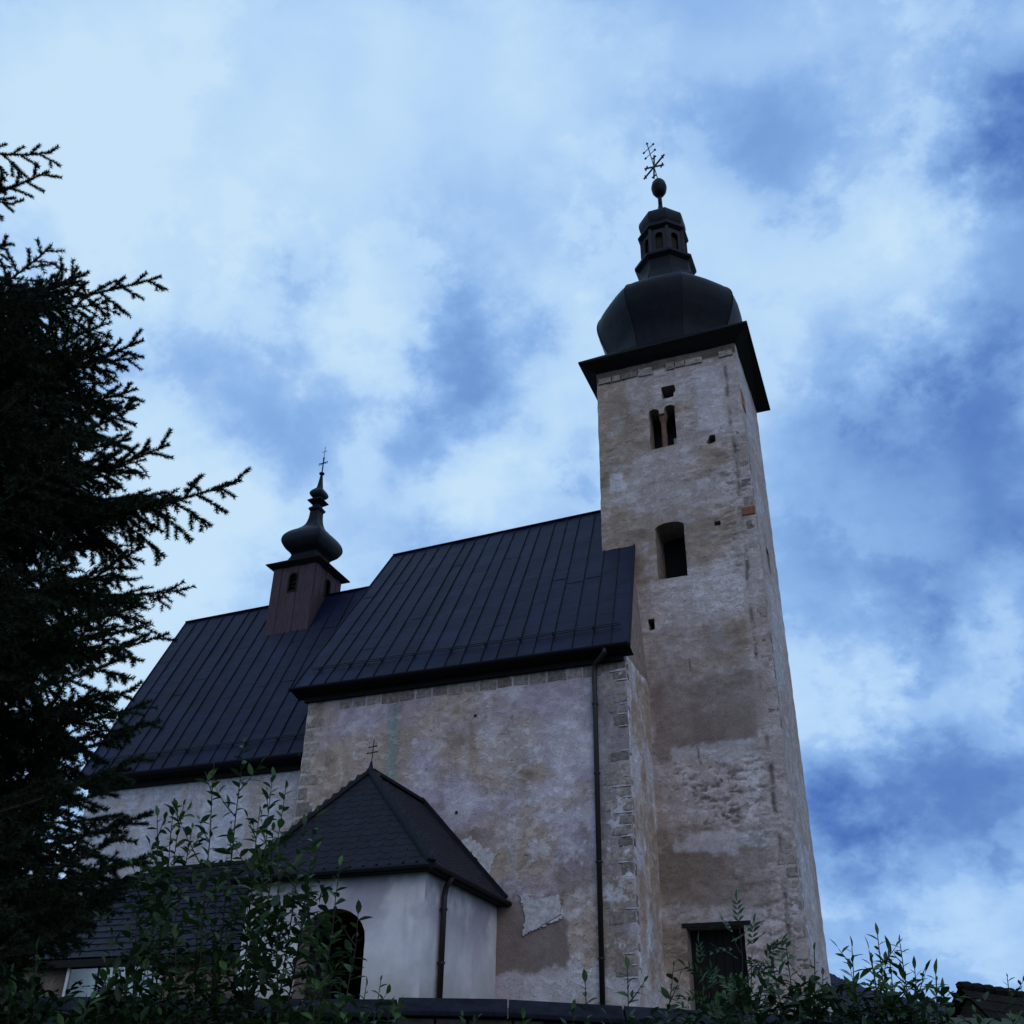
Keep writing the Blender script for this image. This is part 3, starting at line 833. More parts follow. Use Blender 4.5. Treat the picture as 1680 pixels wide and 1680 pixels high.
def eave_trim(E0, E1, wallY, parent_name):
    E0 = np.array(E0); E1 = np.array(E1)
    b_ = MB(); b_.bar(E0 + (0, -.02, -.03), E1 + (0, -.02, -.03), .03, .09); part(b_.build('fascia_board', M['tin_edge']))
    b_ = MB(); pts = []                                           # half-round gutter
    V = []; F = []; n = 7
    for e in (E0, E1):
        for k in range(n + 1):
            a = math.pi * k / n; V.append(e + np.array((0, -.10 + .075 * math.cos(a), -.05 - .075 * math.sin(a))))
    for k in range(n): F.append((k, k + 1, n + 2 + k, n + 1 + k))
    part(mk('gutter', V, F, M['tin_edge']))
    b_ = MB(); c0, c1 = E0 + (0, 0, -.09), E1 + (0, 0, -.09)
    w0 = np.array((E0[0], wallY + .02, E0[2] - .20)); w1 = np.array((E1[0], wallY + .02, E1[2] - .20))
    for k in range(4):
        a0 = c0 + (w0 - c0) * (k / 4 + .004); a1 = c1 + (w1 - c1) * (k / 4 + .004); b0 = c0 + (w0 - c0) * ((k + 1) / 4 - .02); b1 = c1 + (w1 - c1) * ((k + 1) / 4 - .02)
        o = mk('soffit_board', [a0, a1, b1, b0, a0 + (0, 0, .02), a1 + (0, 0, .02), b1 + (0, 0, .02), b0 + (0, 0, .02)], [(0, 3, 2, 1), (4, 5, 6, 7), (0, 1, 5, 4), (2, 3, 7, 6)], M['wood_dark']); part(o)
    b_ = MB(); b_.box(((E0[0] + E1[0]) / 2, wallY - .05, E0[2] - .26), (E1[0] - E0[0] - .5, .12, .12)); part(b_.build('wall_plate', M['wood_dark']))


eave_trim(nE0, nE1, NY, 'nave'); eave_trim(cE0, cE1 - np.array((.02, 0, 0)), CY, 'chancel')
# underside of the left nave verge
for a, b in ((nE0, nR0), (nE1, A(-5.59, 21.88, 12.74))):
    b_ = MB(); b_.bar(a + (0, 0, -.07), b + (0, 0, -.07), .05, .12); part(b_.build('verge_board', M['tin_edge']))

# ---- chancel wall


def chancel_front(u, v, pos):
    n1 = fbm(u * .5, v * .6, 61, 5); n3 = fbm(u * 5, v * 7, 63, 4, .65); n5 = fbm(u * 2.4, v * .3, 65, 5, .6)
    c = lerp(PALE * np.array((.86, .93, .98)), GREY, sst(n1, .42, .66)); c = lerp(c, BROWN * 1.05, sst(n5, .5, .7) * .55); c = c * (.82 + .36 * n3)[:, None]
    return c, (n3 - .5) * .03


CZ0 = YARD - .6; CH = Z(7.62) - CZ0
chancel = wall_sheet('chancel_wall', (CX0, CY, CZ0), (1, 0, 0), (0, 0, 1), NX0 - CX0 + .02, CH, .06, [], chancel_front, M['wall'])
CYB = 2 * RY - CY
mg = MB(); mg.add([(CX0, CY, CZ0), (CX0, CYB, CZ0), (CX0, CYB, CZ0 + CH), (CX0, RY, Z(13.2)), (CX0, CY, CZ0 + CH)], [(4, 3, 2, 1, 0)])
mg.add([(CX0, CYB, CZ0), (NX0, CYB, CZ0), (NX0, CYB, CZ0 + CH), (CX0, CYB, CZ0 + CH)], [(0, 1, 2, 3)])
part(mg.build('chancel_end_wall', M['reveal']))

# ---- downpipes
def downpipe(pts, r, brackets, wallv):
    m = MB(); m.tube(pts, r, 10); o = part(m.build('downpipe', M['pipe'], smooth=True))
    for z in brackets:
        a, b = np.array(pts[-2], float), np.array(pts[-1], float); t = (z - a[2]) / (b[2] - a[2]); p = a + (b - a) * t
        g = MB(); g.tube([p + (0, 0, -.02), p + (0, 0, .02)], r * 1.28, 10); g.bar(p, p + np.array(wallv) * .12, .02, .02); part(g.build('pipe_bracket', M['iron']), o)


pt = PY(975, 1100, NY - .1); pb = PY(989, 1660, NY - .1); pb[2] = YARD + .1; gx = PY(992, 1072, NY - .45)
downpipe([(gx[0], NY - .45, nE1[2] - .12), (gx[0], NY - .45, nE1[2] - .22), (pt[0] + .04, NY - .12, pt[2] + .18), (pt[0], NY - .1, pt[2] - .1), (pb[0], NY - .1, pb[2])], .062, [YARD + 1.3, YARD + 3.3, YARD + 5.3, YARD + 7.0], (0, 1, 0))

# ---- tower eave and onion dome
tc0 = np.array(((TX0 + TX1) / 2 - .10, (TY + 25.25 * S) / 2 - .02)); OCT = R(22.5)
eF = 21.52 * S
eav = [A(-6.83, 21.52, 18.52), A(-2.165, 21.52, 18.60), A(-2.21, 25.35, 18.42), A(-6.83, 25.45, 18.50)]
V = [p for p in eav] + [p + (0, 0, .06) for p in eav]
inn = [(TX0 - .01, TY - .01), (TX1 + .01, TY - .01), (TX1 + .01, TYB + .01), (TX0 - .01, TYB + .01)]
V += [np.array((x, y, Z(18.33) - .02)) for x, y in inn]
octp = [(tc0[0] + 2.06 * math.cos(OCT + k * math.pi / 4), tc0[1] + 2.06 * math.sin(OCT + k * math.pi / 4)) for k in range(8)]
F = [(k, (k + 1) % 4, 4 + (k + 1) % 4, 4 + k) for k in range(4)] + [(k, 8 + k, 8 + (k + 1) % 4, (k + 1) % 4) for k in range(4)] + [(8, 9, 10, 11)]
part(mk('tower_eave', V, F, M['wood_dark']))
V = [p + (0, 0, .064) for p in eav] + [np.array((x, y, eav[0][2] + .55)) for x, y in octp]
# broach slope from square eave to octagon
so = sorted(range(8), key=lambda k: (OCT + k * math.pi / 4) % (2 * math.pi))
F = []
cor = {0: -3 * math.pi / 4, 1: -math.pi / 4, 2: math.pi / 4, 3: 3 * math.pi / 4}
oid = lambda a: 4 + int(round(((a - OCT) % (2 * math.pi)) / (math.pi / 4))) % 8
for k in range(4):
    a = cor[k]; l, r_ = oid(a - math.pi / 8), oid(a + math.pi / 8); F.append((k, r_, l))
    k2 = (k + 1) % 4; F.append((k, k2, oid(cor[k2] - math.pi / 8), r_))
part(mk('eave_skirt', V, F, M['dome']))
zr = lambda z: 1.6 + z


def smooth_prof(P, n=6):
    out = []; P = [np.array(p, float) for p in P]
    for i in range(len(P) - 1):
        p0 = P[max(i - 1, 0)]; p1 = P[i]; p2 = P[i + 1]; p3 = P[min(i + 2, len(P) - 1)]
        for k in range(n):
            t = k / n; out.append(.5 * ((2 * p1) + (-p0 + p2) * t + (2 * p0 - 5 * p1 + 4 * p2 - p3) * t * t + (-p0 + 3 * p1 - 3 * p2 + p3) * t ** 3))
    out.append(P[-1]); return out


def facets(name, c, prof, n, phase, mat, parent, rnd=0):
    """dome made of n sheet facets, each its own piece"""
    for k in range(n):
        V = []; F = []; a0 = phase + 2 * math.pi * k / n; a1 = phase + 2 * math.pi * (k + 1) / n
        m = 6
        for r, z in prof:
            p0 = np.array((c[0] + r * math.cos(a0), c[1] + r * math.sin(a0), z)); p1 = np.array((c[0] + r * math.cos(a1), c[1] + r * math.sin(a1), z))
            nn = np.array((math.cos((a0 + a1) / 2), math.sin((a0 + a1) / 2), 0))
            for j in range(m + 1):
                t = j / m; p = p0 * (1 - t) + p1 * t
                V.append(p + nn * (0.028 * r * 4 * t * (1 - t) * (n == 8) * (r > .95) + (fbm(np.array([p[0] * 2.5]), np.array([p[2] * 2.5]), p[1] * 2.5, 3)[0] - .5) * .06 * (4 * t * (1 - t))))
        w = m + 1
        for i in range(len(prof) - 1):
            for j in range(m): F.append((i * w + j, i * w + j + 1, (i + 1) * w + j + 1, (i + 1) * w + j))
        part(mk(name, V, F, mat, smooth=True), parent)


dome = empty('onion_dome', (tc0[0], tc0[1], zr(21.5))); part(dome)
prof = smooth_prof([(1.98, zr(21.8)), (2.02, zr(22.2)), (2.12, zr(22.6)), (2.32, zr(23.1)), (2.46, zr(23.5)), (2.50, zr(23.85)), (2.43, zr(24.14)), (2.24, zr(24.38)), (1.92, zr(24.60)), (1.52, zr(24.90)), (1.17, zr(25.35)), (.98, zr(25.9))], 5)
facets('dome_facet', tc0, prof, 8, OCT, M['dome'], dome)
for k in range(8):
    a = OCT + k * math.pi / 4; g = MB(); g.tube([(tc0[0] + (r + .005) * math.cos(a), tc0[1] + (r + .005) * math.sin(a), z) for r, z in prof], .014, 6); part(g.build('dome_rib', M['dome']), dome)
lan = empty('lantern', (tc0[0], tc0[1], zr(26))); part(lan)
g = MB(); g.rings(tc0, [(.97, zr(25.7)), (.94, zr(26.3)), (.96, zr(26.42)), (1.10, zr(26.56)), (1.10, zr(26.66)), (.84, zr(26.80))], 8, OCT); part(g.build('lantern_base', M['dome']), lan)
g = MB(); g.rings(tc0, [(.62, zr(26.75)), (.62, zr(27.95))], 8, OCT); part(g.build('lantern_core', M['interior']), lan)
for k in range(8):                                     # corner posts and panels with arched openings
    a = OCT + k * math.pi / 4; a2 = a + math.pi / 4; r = .79
    p0 = np.array((tc0[0] + r * math.cos(a), tc0[1] + r * math.sin(a), 0)); p1 = np.array((tc0[0] + r * math.cos(a2), tc0[1] + r * math.sin(a2), 0))
    ux = (p1 - p0); L = np.linalg.norm(ux); ux /= L; nn = np.array((math.cos((a + a2) / 2), math.sin((a + a2) / 2), 0))
    g = MB(); g.bar(p0 + (0, 0, zr(26.78)), p0 + (0, 0, zr(28.0)), .10, .10); part(g.build('lantern_post', M['lantern_wood']), lan)
    z0, z1 = zr(26.78), zr(28.0); op = archpoly(L * .27, .22, L * .73, 1.02, .16); H = z1 - z0
    outer = [(0, 0), (L, 0), (L, H), (0, H)]
    bm = bmesh.new(); ov = [bm.verts.new(p0 + ux * u + np.array((0, 0, z0 + v))) for u, v in outer]; iv = [bm.verts.new(p0 + ux * u + np.array((0, 0, z0 + v))) for u, v in op]
    ed = [bm.edges.new((ov[i], ov[(i + 1) % 4])) for i in range(4)] + [bm.edges.new((iv[i], iv[(i + 1) % len(iv)])) for i in range(len(iv))]
    bmesh.ops.triangle_fill(bm, use_beauty=True, use_dissolve=False, edges=ed)
    me = bpy.data.meshes.new('lantern_panel'); bm.to_mesh(me); bm.free(); me.materials.append(M['lantern_wood'])
    o = bpy.data.objects.new('lantern_panel', me); COL.objects.link(o); part(o, lan)
    so_ = o.modifiers.new('s', 'SOLIDIFY'); so_.thickness = .05; so_.offset = -1
g = MB(); g.rings(tc0, [(.80, zr(27.96)), (.92, zr(28.08)), (.92, zr(28.15)), (.80, zr(28.30)), (.78, zr(28.40))], 8, OCT); part(g.build('lantern_cornice', M['dome']), lan)
prof = smooth_prof([(.78, zr(28.36)), (.83, zr(28.50)), (.86, zr(28.72)), (.81, zr(28.93)), (.62, zr(29.10)), (.36, zr(29.27)), (.18, zr(29.48)), (.11, zr(29.70)), (.078, zr(29.9))], 4)
cap = empty('lantern_dome', (tc0[0], tc0[1], zr(28.3))); part(cap)
facets('dome_facet', tc0, prof, 8, OCT, M['dome'], cap)
g = MB(); g.tube([(tc0[0], tc0[1], zr(29.75)), (tc0[0], tc0[1], zr(30.55))], .078, 10); part(g.build('finial_stem', M['dome'], smooth=True))
g = MB(); g.rings(tc0, [(.06, zr(30.38)), (.17, zr(30.45)), (.255, zr(30.60)), (.285, zr(30.78)), (.29, zr(30.80)), (.29, zr(30.86)), (.285, zr(30.88)), (.25, zr(31.06)), (.17, zr(31.19)), (.05, zr(31.26))], 20); part(g.build('finial_ball', M['dome'], smooth=True))
# wrought cross, leaning, with a star of forked rays
crs = empty('tower_cross', (tc0[0], tc0[1], zr(31.2))); part(crs)
hx = np.array((math.cos(R(-32)), math.sin(R(-32)), 0.)); lean = np.array((HR[0] * -.155, HR[1] * -.155, 1.)); lean /= np.linalg.norm(lean)
b0 = np.array((tc0[0], tc0[1], zr(31.2))); top = b0 + lean * 2.12
g = MB(); g.tube([b0, top], .018, 6); part(g.build('cross_shaft', M['iron']), crs)
for hgt, w_ in ((1.84, .26), (1.52, .26)):
    c = b0 + lean * hgt; g = MB(); g.tube([c - hx * w_, c + hx * w_], .014, 6)
    for s in (-1, 1): e = c + hx * w_ * s; g.tube([e - hx * .055, e - hx * .02, e + hx * .02, e + hx * .055], [.012, .040, .040, .012], 8)
    part(g.build('cross_bar', M['iron']), crs)
g = MB(); g.tube([top - lean * .05, top, top + lean * .07], [.012, .05, .012], 8); part(g.build('cross_tip', M['iron']), crs)
sc0 = b0 + lean * .80
for k in range(6):
    a = R(25 + 60 * k) if k % 3 else R(15 + 60 * k); L = .60
    d = hx * math.cos(a) + np.array((0, 0, 1.)) * math.sin(a); e = sc0 + d * L; g = MB(); g.bar(sc0, e, .055, .045)
    pd = -hx * math.sin(a) + np.array((0, 0, 1.)) * math.cos(a)
    g.bar(e - d * .11 - pd * .10, e - d * .11 + pd * .10, .046, .04)
    part(g.build('star_ray', M['iron']), crs)

# ---- roof turret on the chancel ridge
uc = np.array((-15.80 * S, 23.09 * S)); SQ = R(45); q2 = math.sqrt(2)
tur = empty('turret_body', (uc[0], uc[1], zr(14))); part(tur)
hw = .80; zt_ = zr(16.36); zb_ = zr(13.6)
for side in range(4):
    ang = side * math.pi / 2; nrm = np.array((math.sin(ang), -math.cos(ang), 0)); ux = np.array((math.cos(ang), math.sin(ang), 0)); c = np.array((uc[0], uc[1], 0)) + nrm * hw
    n = 5; bw = 2 * hw / n
    for k in range(n):
        u0 = -hw + k * bw; off = nrm * (.0 if k % 2 else .016); win = (k == 2)
        segs = [(zb_, zt_ - .95), (zt_ - .28, zt_)] if win else [(zb_, zt_)]
        for s0, s1 in segs:
            g = MB(); g.box(c + off + ux * (u0 + bw / 2) + np.array((0, 0, (s0 + s1) / 2)), (bw - .008, .04, s1 - s0), (ux, nrm, (0, 0, 1))); part(g.build('wall_board', M['turret_wood']), tur)
    # louvred bell opening with arched head
    op = archpoly(-.155, 0, .155, .68, .15); P3 = [c + ux * u + nrm * .0 + np.array((0, 0, zt_ - .95 + v)) for u, v in op]
    g = MB(); g.add([p - nrm * .12 for p in P3], [tuple(range(len(P3)))]); part(g.build('bell_opening', M['interior']), tur)
    fr = MB()
    for i in range(len(P3)): fr.bar(P3[i] + nrm * .025, P3[(i + 1) % len(P3)] + nrm * .025, .05, .045, nrm)
    part(fr.build('opening_frame', M['wood_dark']), tur)
    for s in range(4):
        g = MB(); g.box(c - nrm * .06 + np.array((0, 0, zt_ - .87 + s * .15)), (.30, .09, .014), (ux, nrm * .8 + np.array((0, 0, -.6)), nrm * .6 + np.array((0, 0, .8)))); part(g.build('louvre', M['wood_dark']), tur)
    for s in (-1, 1):
        for m_ in range(1):
            pass
te = empty('turret_dome', (uc[0], uc[1], zr(16.4))); part(te)
g = MB(); g.rings(uc, [(.82 * q2, zr(16.34)), (1.03 * q2, zr(16.46)), (1.035 * q2, zr(16.50))], 4, SQ); part(g.build('turret_eave', M['wood_dark']), te)
prof = smooth_prof([(1.03 * q2, zr(16.505)), (.80 * q2, zr(16.60)), (.58 * q2, zr(16.78)), (.48 * q2, zr(17.0)), (.50 * q2, zr(17.1)), (.64 * q2, zr(17.25)), (.745 * q2, zr(17.45)), (.765 * q2, zr(17.6)), (.72 * q2, zr(17.78)), (.58 * q2, zr(17.98)), (.38 * q2, zr(18.16)), (.25 * q2, zr(18.34)), (.185 * q2, zr(18.6)), (.165 * q2, zr(18.95))], 4)
facets('dome_facet', uc, prof, 4, SQ, M['dome'], te)
g = MB(); g.rings(uc, [(.165 * q2, zr(18.9)), (.22 * q2, zr(18.99)), (.22 * q2, zr(19.03)), (.13 * q2, zr(19.14)), (.13 * q2, zr(19.18)), (.275 * q2, zr(19.32)), (.275 * q2, zr(19.35)), (.14 * q2, zr(19.48))], 4, SQ); part(g.build('spire_cornice', M['dome']), te)
pr2 = smooth_prof([(.14 * q2, zr(19.46)), (.22 * q2, zr(19.56)), (.245 * q2, zr(19.66)), (.20 * q2, zr(19.78)), (.11 * q2, zr(19.9)), (.075 * q2, zr(20.0)), (.03 * q2, zr(20.5))], 3)
facets('dome_facet', uc, pr2, 4, SQ, M['dome'], te)
g = MB(); g.rings(uc, [(.03, zr(20.46)), (.10, zr(20.53)), (.10, zr(20.56)), (.03, zr(20.62))], 8); part(g.build('spire_knob', M['dome']), te)
tcx = empty('turret_cross', (uc[0], uc[1], zr(20.6))); part(tcx); bq = np.array((uc[0], uc[1], zr(20.58)))
hx2 = np.array((math.cos(R(-8)), math.sin(R(-8)), 0.))
g = MB(); g.tube([bq, bq + (0, 0, .62)], .026, 6); g.tube([bq + (0, 0, .6), bq + (0, 0, 1.14)], .010, 6); part(g.build('cross_shaft', M['iron']), tcx)
g = MB(); c = bq + (0, 0, .42); g.tube([c - hx2 * .10, c + hx2 * .10], .026, 6)
for s in (-1, 1):
    cc = c + hx2 * s * .145; g.tube([cc + hx2 * .05 * math.cos(a) + np.array((0, 0, .042 * math.sin(a))) for a in np.linspace(0, 2 * math.pi, 11)], .013, 5)
part(g.build('cross_bar', M['iron']), tcx)
g = MB(); cc = bq + (0, 0, .63); g.tube([cc + hx2 * .036 * math.cos(a) + np.array((0, 0, .05 * math.sin(a))) for a in np.linspace(0, 2 * math.pi, 11)], .012, 5); part(g.build('cross_loop', M['iron']), tcx)
g = MB(); c = bq + (0, 0, .93); g.tube([c - hx2 * .11, c + hx2 * .11], .010, 6); part(g.build('cross_bar', M['iron']), tcx)

# ---- porch
PZ0 = YARD - .6; PZT = Z(4.06)
pw = PXR - PXL; PCX = -10.04 * S


def porchfn(u, v, pos):
    n1 = fbm(pos[:, 0] * .8 + pos[:, 1], v * .8, 71, 5); n3 = fbm(u * 6, v * 6, 73, 4, .6); n4 = fbm(u * 1.4, v * 1.4, 77, 5, .6)
    c = lerp(np.array((.66, .60, .63)), np.array((.57, .52, .55)), sst(n1, .4, .65))
    if True:
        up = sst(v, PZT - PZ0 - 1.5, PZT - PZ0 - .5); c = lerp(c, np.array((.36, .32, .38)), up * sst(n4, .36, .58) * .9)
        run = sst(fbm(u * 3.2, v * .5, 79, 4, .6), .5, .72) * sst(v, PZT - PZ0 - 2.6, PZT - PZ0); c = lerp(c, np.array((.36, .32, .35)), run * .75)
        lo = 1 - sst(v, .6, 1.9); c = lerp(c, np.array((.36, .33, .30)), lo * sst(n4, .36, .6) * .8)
    return c * (.92 + .16 * n3)[:, None], (n1 - .5) * .015


ar = PY(597, 1560, PYF)[0] - PXL; at_ = PY(568, 1489, PYF)[2] - PZ0; hwid = .76
arch = archpoly(ar - 2 * hwid, YARD - PZ0 - .02, ar, at_, .62)
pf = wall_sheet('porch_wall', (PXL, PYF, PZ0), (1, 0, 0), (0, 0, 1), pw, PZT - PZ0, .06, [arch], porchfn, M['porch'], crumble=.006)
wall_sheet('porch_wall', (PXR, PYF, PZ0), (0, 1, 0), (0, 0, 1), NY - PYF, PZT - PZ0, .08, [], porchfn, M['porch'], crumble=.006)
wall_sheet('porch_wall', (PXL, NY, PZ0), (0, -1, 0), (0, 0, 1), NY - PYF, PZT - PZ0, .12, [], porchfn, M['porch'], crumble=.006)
a3 = [np.array((PXL + u, PYF, PZ0 + v)) for u, v in arch]
reveal('arch_reveal', a3, (0, 1, 0), .45, M['porch_in'] if 'porch_in' in M else M['reveal'], pf)
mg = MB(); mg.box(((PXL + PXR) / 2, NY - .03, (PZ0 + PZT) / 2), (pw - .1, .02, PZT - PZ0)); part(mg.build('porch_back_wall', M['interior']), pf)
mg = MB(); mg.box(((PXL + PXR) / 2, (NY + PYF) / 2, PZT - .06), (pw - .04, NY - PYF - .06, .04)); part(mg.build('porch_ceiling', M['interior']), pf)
zE = Z(4.10); eX0, eX1, eYF = PCX - (-8.048 * S - PCX), -8.048 * S, 16.52 * S
apex = np.array((PCX, 17.67 * S, Z(6.20))); rback = np.array((PCX, NY, Z(6.21)))
fl, fr_, br, bl = np.array((eX0, eYF, zE)), np.array((eX1, eYF, zE)), np.array((eX1, NY, zE)), np.array((eX0, NY, zE))
proof = empty('porch_roof', tuple(apex)); part(proof)
for nm, pts in (('roof_deck', (fl, fr_, apex)), ('roof_deck', (fr_, br, rback, apex)), ('roof_deck', (bl, fl, apex, rback))):
    part(mk(nm, [p - (0, 0, .03) for p in pts], [tuple(range(len(pts)))], M['slate']), proof)


def slates(parent, E0, E1, T0, T1, sw, sh, mat, name, thick=.012, diamond=True, lift=.02, ragged_=.0):
    """lay overlapping slates over a slope given by eave E0-E1 and top T0-T1 (may meet in a point)"""
    E0, E1, T0, T1 = [np.array(p, float) for p in (E0, E1, T0, T1)]
    up = np.cross(E1 - E0, (T0 + T1) / 2 - E0); up /= np.linalg.norm(up); up = up if up[2] > 0 else -up
    ex = (E1 - E0); W = np.linalg.norm(ex); ex /= W; ey = np.cross(up, ex); ey = ey if ey[2] > 0 else -ey
    Hh = (T0 - E0) @ ey; rows = int(Hh / sh) + 1
    meshes = []
    rnd = random.Random(5)
    for vkind in range(4):
        w = sw * .5; h = sh * (2.0 if diamond else 1.45)
        if diamond: O = [(-w * .5, 0), (w * .5, 0), (w * .99, h * .20), (w * .99, h), (-w * .99, h), (-w * .99, h * .20)]
        else: O = [(-w * .96, rnd.uniform(0, .02)), (w * .96, rnd.uniform(0, .02)), (w * .96, h), (-w * .96, h)]
        n = len(O); V = []
        for zz in (0, 1):
            for a, b in O: V.append((a + rnd.uniform(-.004, .004), b, thick * zz + (.012 if diamond else .03) * (1 - b / h)))
        F = [tuple(range(n))[::-1], tuple(range(n, 2 * n))] + [(k, (k + 1) % n, n + (k + 1) % n, n + k) for k in range(n)]
        me = bpy.data.meshes.new(name); me.from_pydata(V, [], F); me.materials.append(mat); meshes.append(me)
    cnt = 0
    Rm = Matrix(((ex[0], ey[0], up[0]), (ex[1], ey[1], up[1]), (ex[2], ey[2], up[2])))
    for r in range(rows):
        v = r * sh; tt = min(v / Hh, 1); L = (E0 + (T0 - E0) * tt - E0) @ ex; Rr = (E1 + (T1 - E1) * tt - E0) @ ex
        x = L + (sw * .5 if r % 2 else 0) - sw * .25
        while x < Rr + sw * .2:
            if x > L - sw * .3 and v < Hh - .03:
                o = bpy.data.objects.new(name, rnd.choice(meshes)); COL.objects.link(o)
                sc = 1.0
                ins_ = sw * .5 if diamond else sw * .22; xe = min(max(x, L + ins_), Rr - ins_)
                if (Rr - L) > sw * (1.0 if diamond else .5):
                    o.rotation_euler = (Rm @ Matrix.Rotation(rnd.uniform(-.03, .03), 3, 'Z')).to_euler()
                    o.location = E0 + ex * xe + ey * (v - .02) + up * lift; hmax = (Hh - v) / (sh * 2.0)
                    if hmax < 1: o.scale = (1, max(hmax, .2), 1)
                    part(o, parent); cnt += 1
                else: bpy.data.objects.remove(o)
            x += sw
    return cnt


slates(proof, fl, fr_, apex, apex, .30, .17, M['slate'], 'roof_slate', thick=.006)
slates(proof, fr_, br, apex, rback, .30, .17, M['slate'], 'roof_slate', thick=.006)
slates(proof, bl, fl, rback, apex, .30, .17, M['slate'], 'roof_slate', thick=.006)
for a, b in ((apex, fr_), (apex, fl), (apex, rback)):
    g = MB(); g.bar(a + (0, 0, .045), b + (0, 0, .045), .20, .075); part(g.build('hip_cap', M['tin_edge']), proof)
ab = PY(692, 1312, NY)
for s, e in ((1, br), (-1, bl)):
    g = MB(); g.bar(rback + (0, -.05, .10), e + (0, -.05, .08), .06, .12); part(g.build('wall_flashing', M['tin_edge']), proof)
for a, b in ((fl, fr_), (fr_, br), (bl, fl)):
    g = MB(); g.bar(a + (0, 0, -.06), b + (0, 0, -.06), .05, .12); part(g.build('eave_board', M['wood_dark']), proof)
    g = MB(); d = (b - a) / np.linalg.norm(b - a); o_ = np.array((d[1], -d[0], 0)) * .08; g.tube([a + o_ + (0, 0, -.05), b + o_ + (0, 0, -.05)], .055, 8); part(g.build('porch_gutter', M['tin_edge']), proof)
V = [fl - (0, 0, .1), fr_ - (0, 0, .1), br - (0, 0, .1), bl - (0, 0, .1)]
part(mk('porch_soffit', V, [(0, 3, 2, 1)], M['wood_dark']), proof)
pcx = empty('porch_cross', tuple(apex)); part(pcx)
g = MB(); g.rings((apex[0], apex[1]), [(.13, apex[2] - .06), (.05, apex[2] + .12), (.02, apex[2] + .26)], 8); part(g.build('cross_foot', M['tin_edge']), pcx)
g = MB(); g.tube([apex, apex + (.02, 0, .76)], .013, 6); part(g.build('cross_shaft', M['iron']), pcx)
for hgt, w_ in ((.60, .10), (.46, .13)):
    g = MB(); g.tube([apex + (-w_, .02, hgt), apex + (w_, -.02, hgt)], .014, 6)
    for s in (-1, 1): e = apex + (s * w_, -.02 * s, hgt); g.tube([e + (-.02, 0, 0), e, e + (.02, 0, 0)], [.012, .024, .012], 6)
    part(g.build('cross_bar', M['iron']), pcx)
p0 = PX(730, 1452, PXR + .09); p1 = PX(727, 1640, PXR + .09)
downpipe([(eX1 + .06, p0[1] - .1, zE - .08), (PXR + .12, p0[1], zE - .26), (PXR + .09, p0[1], zE - .45), (PXR + .09, p0[1], YARD + .1)], .062, [YARD + .9, YARD + 1.9], (-1, 0, 0))

# ---- low sacristy annex left of the porch, half hidden by the shrubs
AYF = 18.0 * S
an_t0, an_t1 = PY(190, 1462, CY - .05), PY(400, 1418, CY - .05)
an_e0, an_e1 = PY(60, 1582, AYF - .25), PY(420, 1556, AYF - .25)
ztop = an_t1[2]; zeave = (an_e0[2] + an_e1[2]) / 2
ax0, ax1 = -20.2 * S, PXL - .02
E0, E1 = np.array((ax0 - .25, AYF - .25, zeave)), np.array((ax1, AYF - .25, zeave))
T0 = np.array((PY(244, 1436, CY - .05)[0], CY - .05, ztop)); T1 = np.array((ax1, CY - .05, ztop))
aroof = empty('annex_roof', tuple((E0 + T1) / 2)); part(aroof)
bE = np.array((ax0 - .25, CY, zeave))
part(mk('roof_deck', [E0 - (0, 0, .03), E1 - (0, 0, .03), T1 - (0, 0, .03), T0 - (0, 0, .03), bE - (0, 0, .03)], [(0, 1, 2, 3), (4, 0, 3)], M['slate']), aroof)
slates(aroof, E0, E1, T0, T1, .36, .26, M['annex_shingle'], 'roof_shingle', diamond=False)
slates(aroof, bE, E0, T0, T0, .36, .26, M['annex_shingle'], 'roof_shingle', diamond=False)
g = MB(); g.bar(E0 + (0, -.02, -.08), E1 + (0, -.02, -.08), .05, .16); part(g.build('eave_board', M['wood_dark']), aroof)
g = MB(); g.bar(T0 + (0, -.04, .04), T1 + (0, -.04, .04), .1, .08); part(g.build('wall_flashing', M['tin_edge']), aroof)


def annexfn(u, v, pos):
    n1 = fbm(u * .8, v * .8, 81, 5); n3 = fbm(u * 6, v * 6, 83, 4, .6)
    return lerp(DARK * .8, BROWN * .8, sst(n1, .4, .65)) * (.85 + .3 * n3)[:, None], (n3 - .5) * .03


an = wall_sheet('annex_wall', (ax0, AYF, YARD - .8), (1, 0, 0), (0, 0, 1), ax1 - ax0, zeave - YARD + .75, .1, [], annexfn, M['wall'])
wall_sheet('annex_wall', (ax0, CY, YARD - .8), (0, -1, 0), (0, 0, 1), CY - AYF, zeave - YARD + .75, .2, [], annexfn, M['wall'])

# the parts were parented at church level: nothing else to move

# ------------------------------------------------------------------ notice board hung on the annex wall
BY = AYF - .13
b0 = PY(117, 1580, BY); b1 = PY(268, 1572, BY); bb = PY(112, 1640, BY)
BX0, BX1 = b0[0], b1[0]; BZ1 = (b0[2] + b1[2]) / 2; BZ0 = BZ1 - .85
nbd = empty('notice_board', ((BX0 + BX1) / 2, BY, BZ0)); tag(nbd, 'white-framed glazed notice board with pinned papers, low on the dark annex wall behind shrubs', 'notice board')


def npart(o): return part(o, nbd)


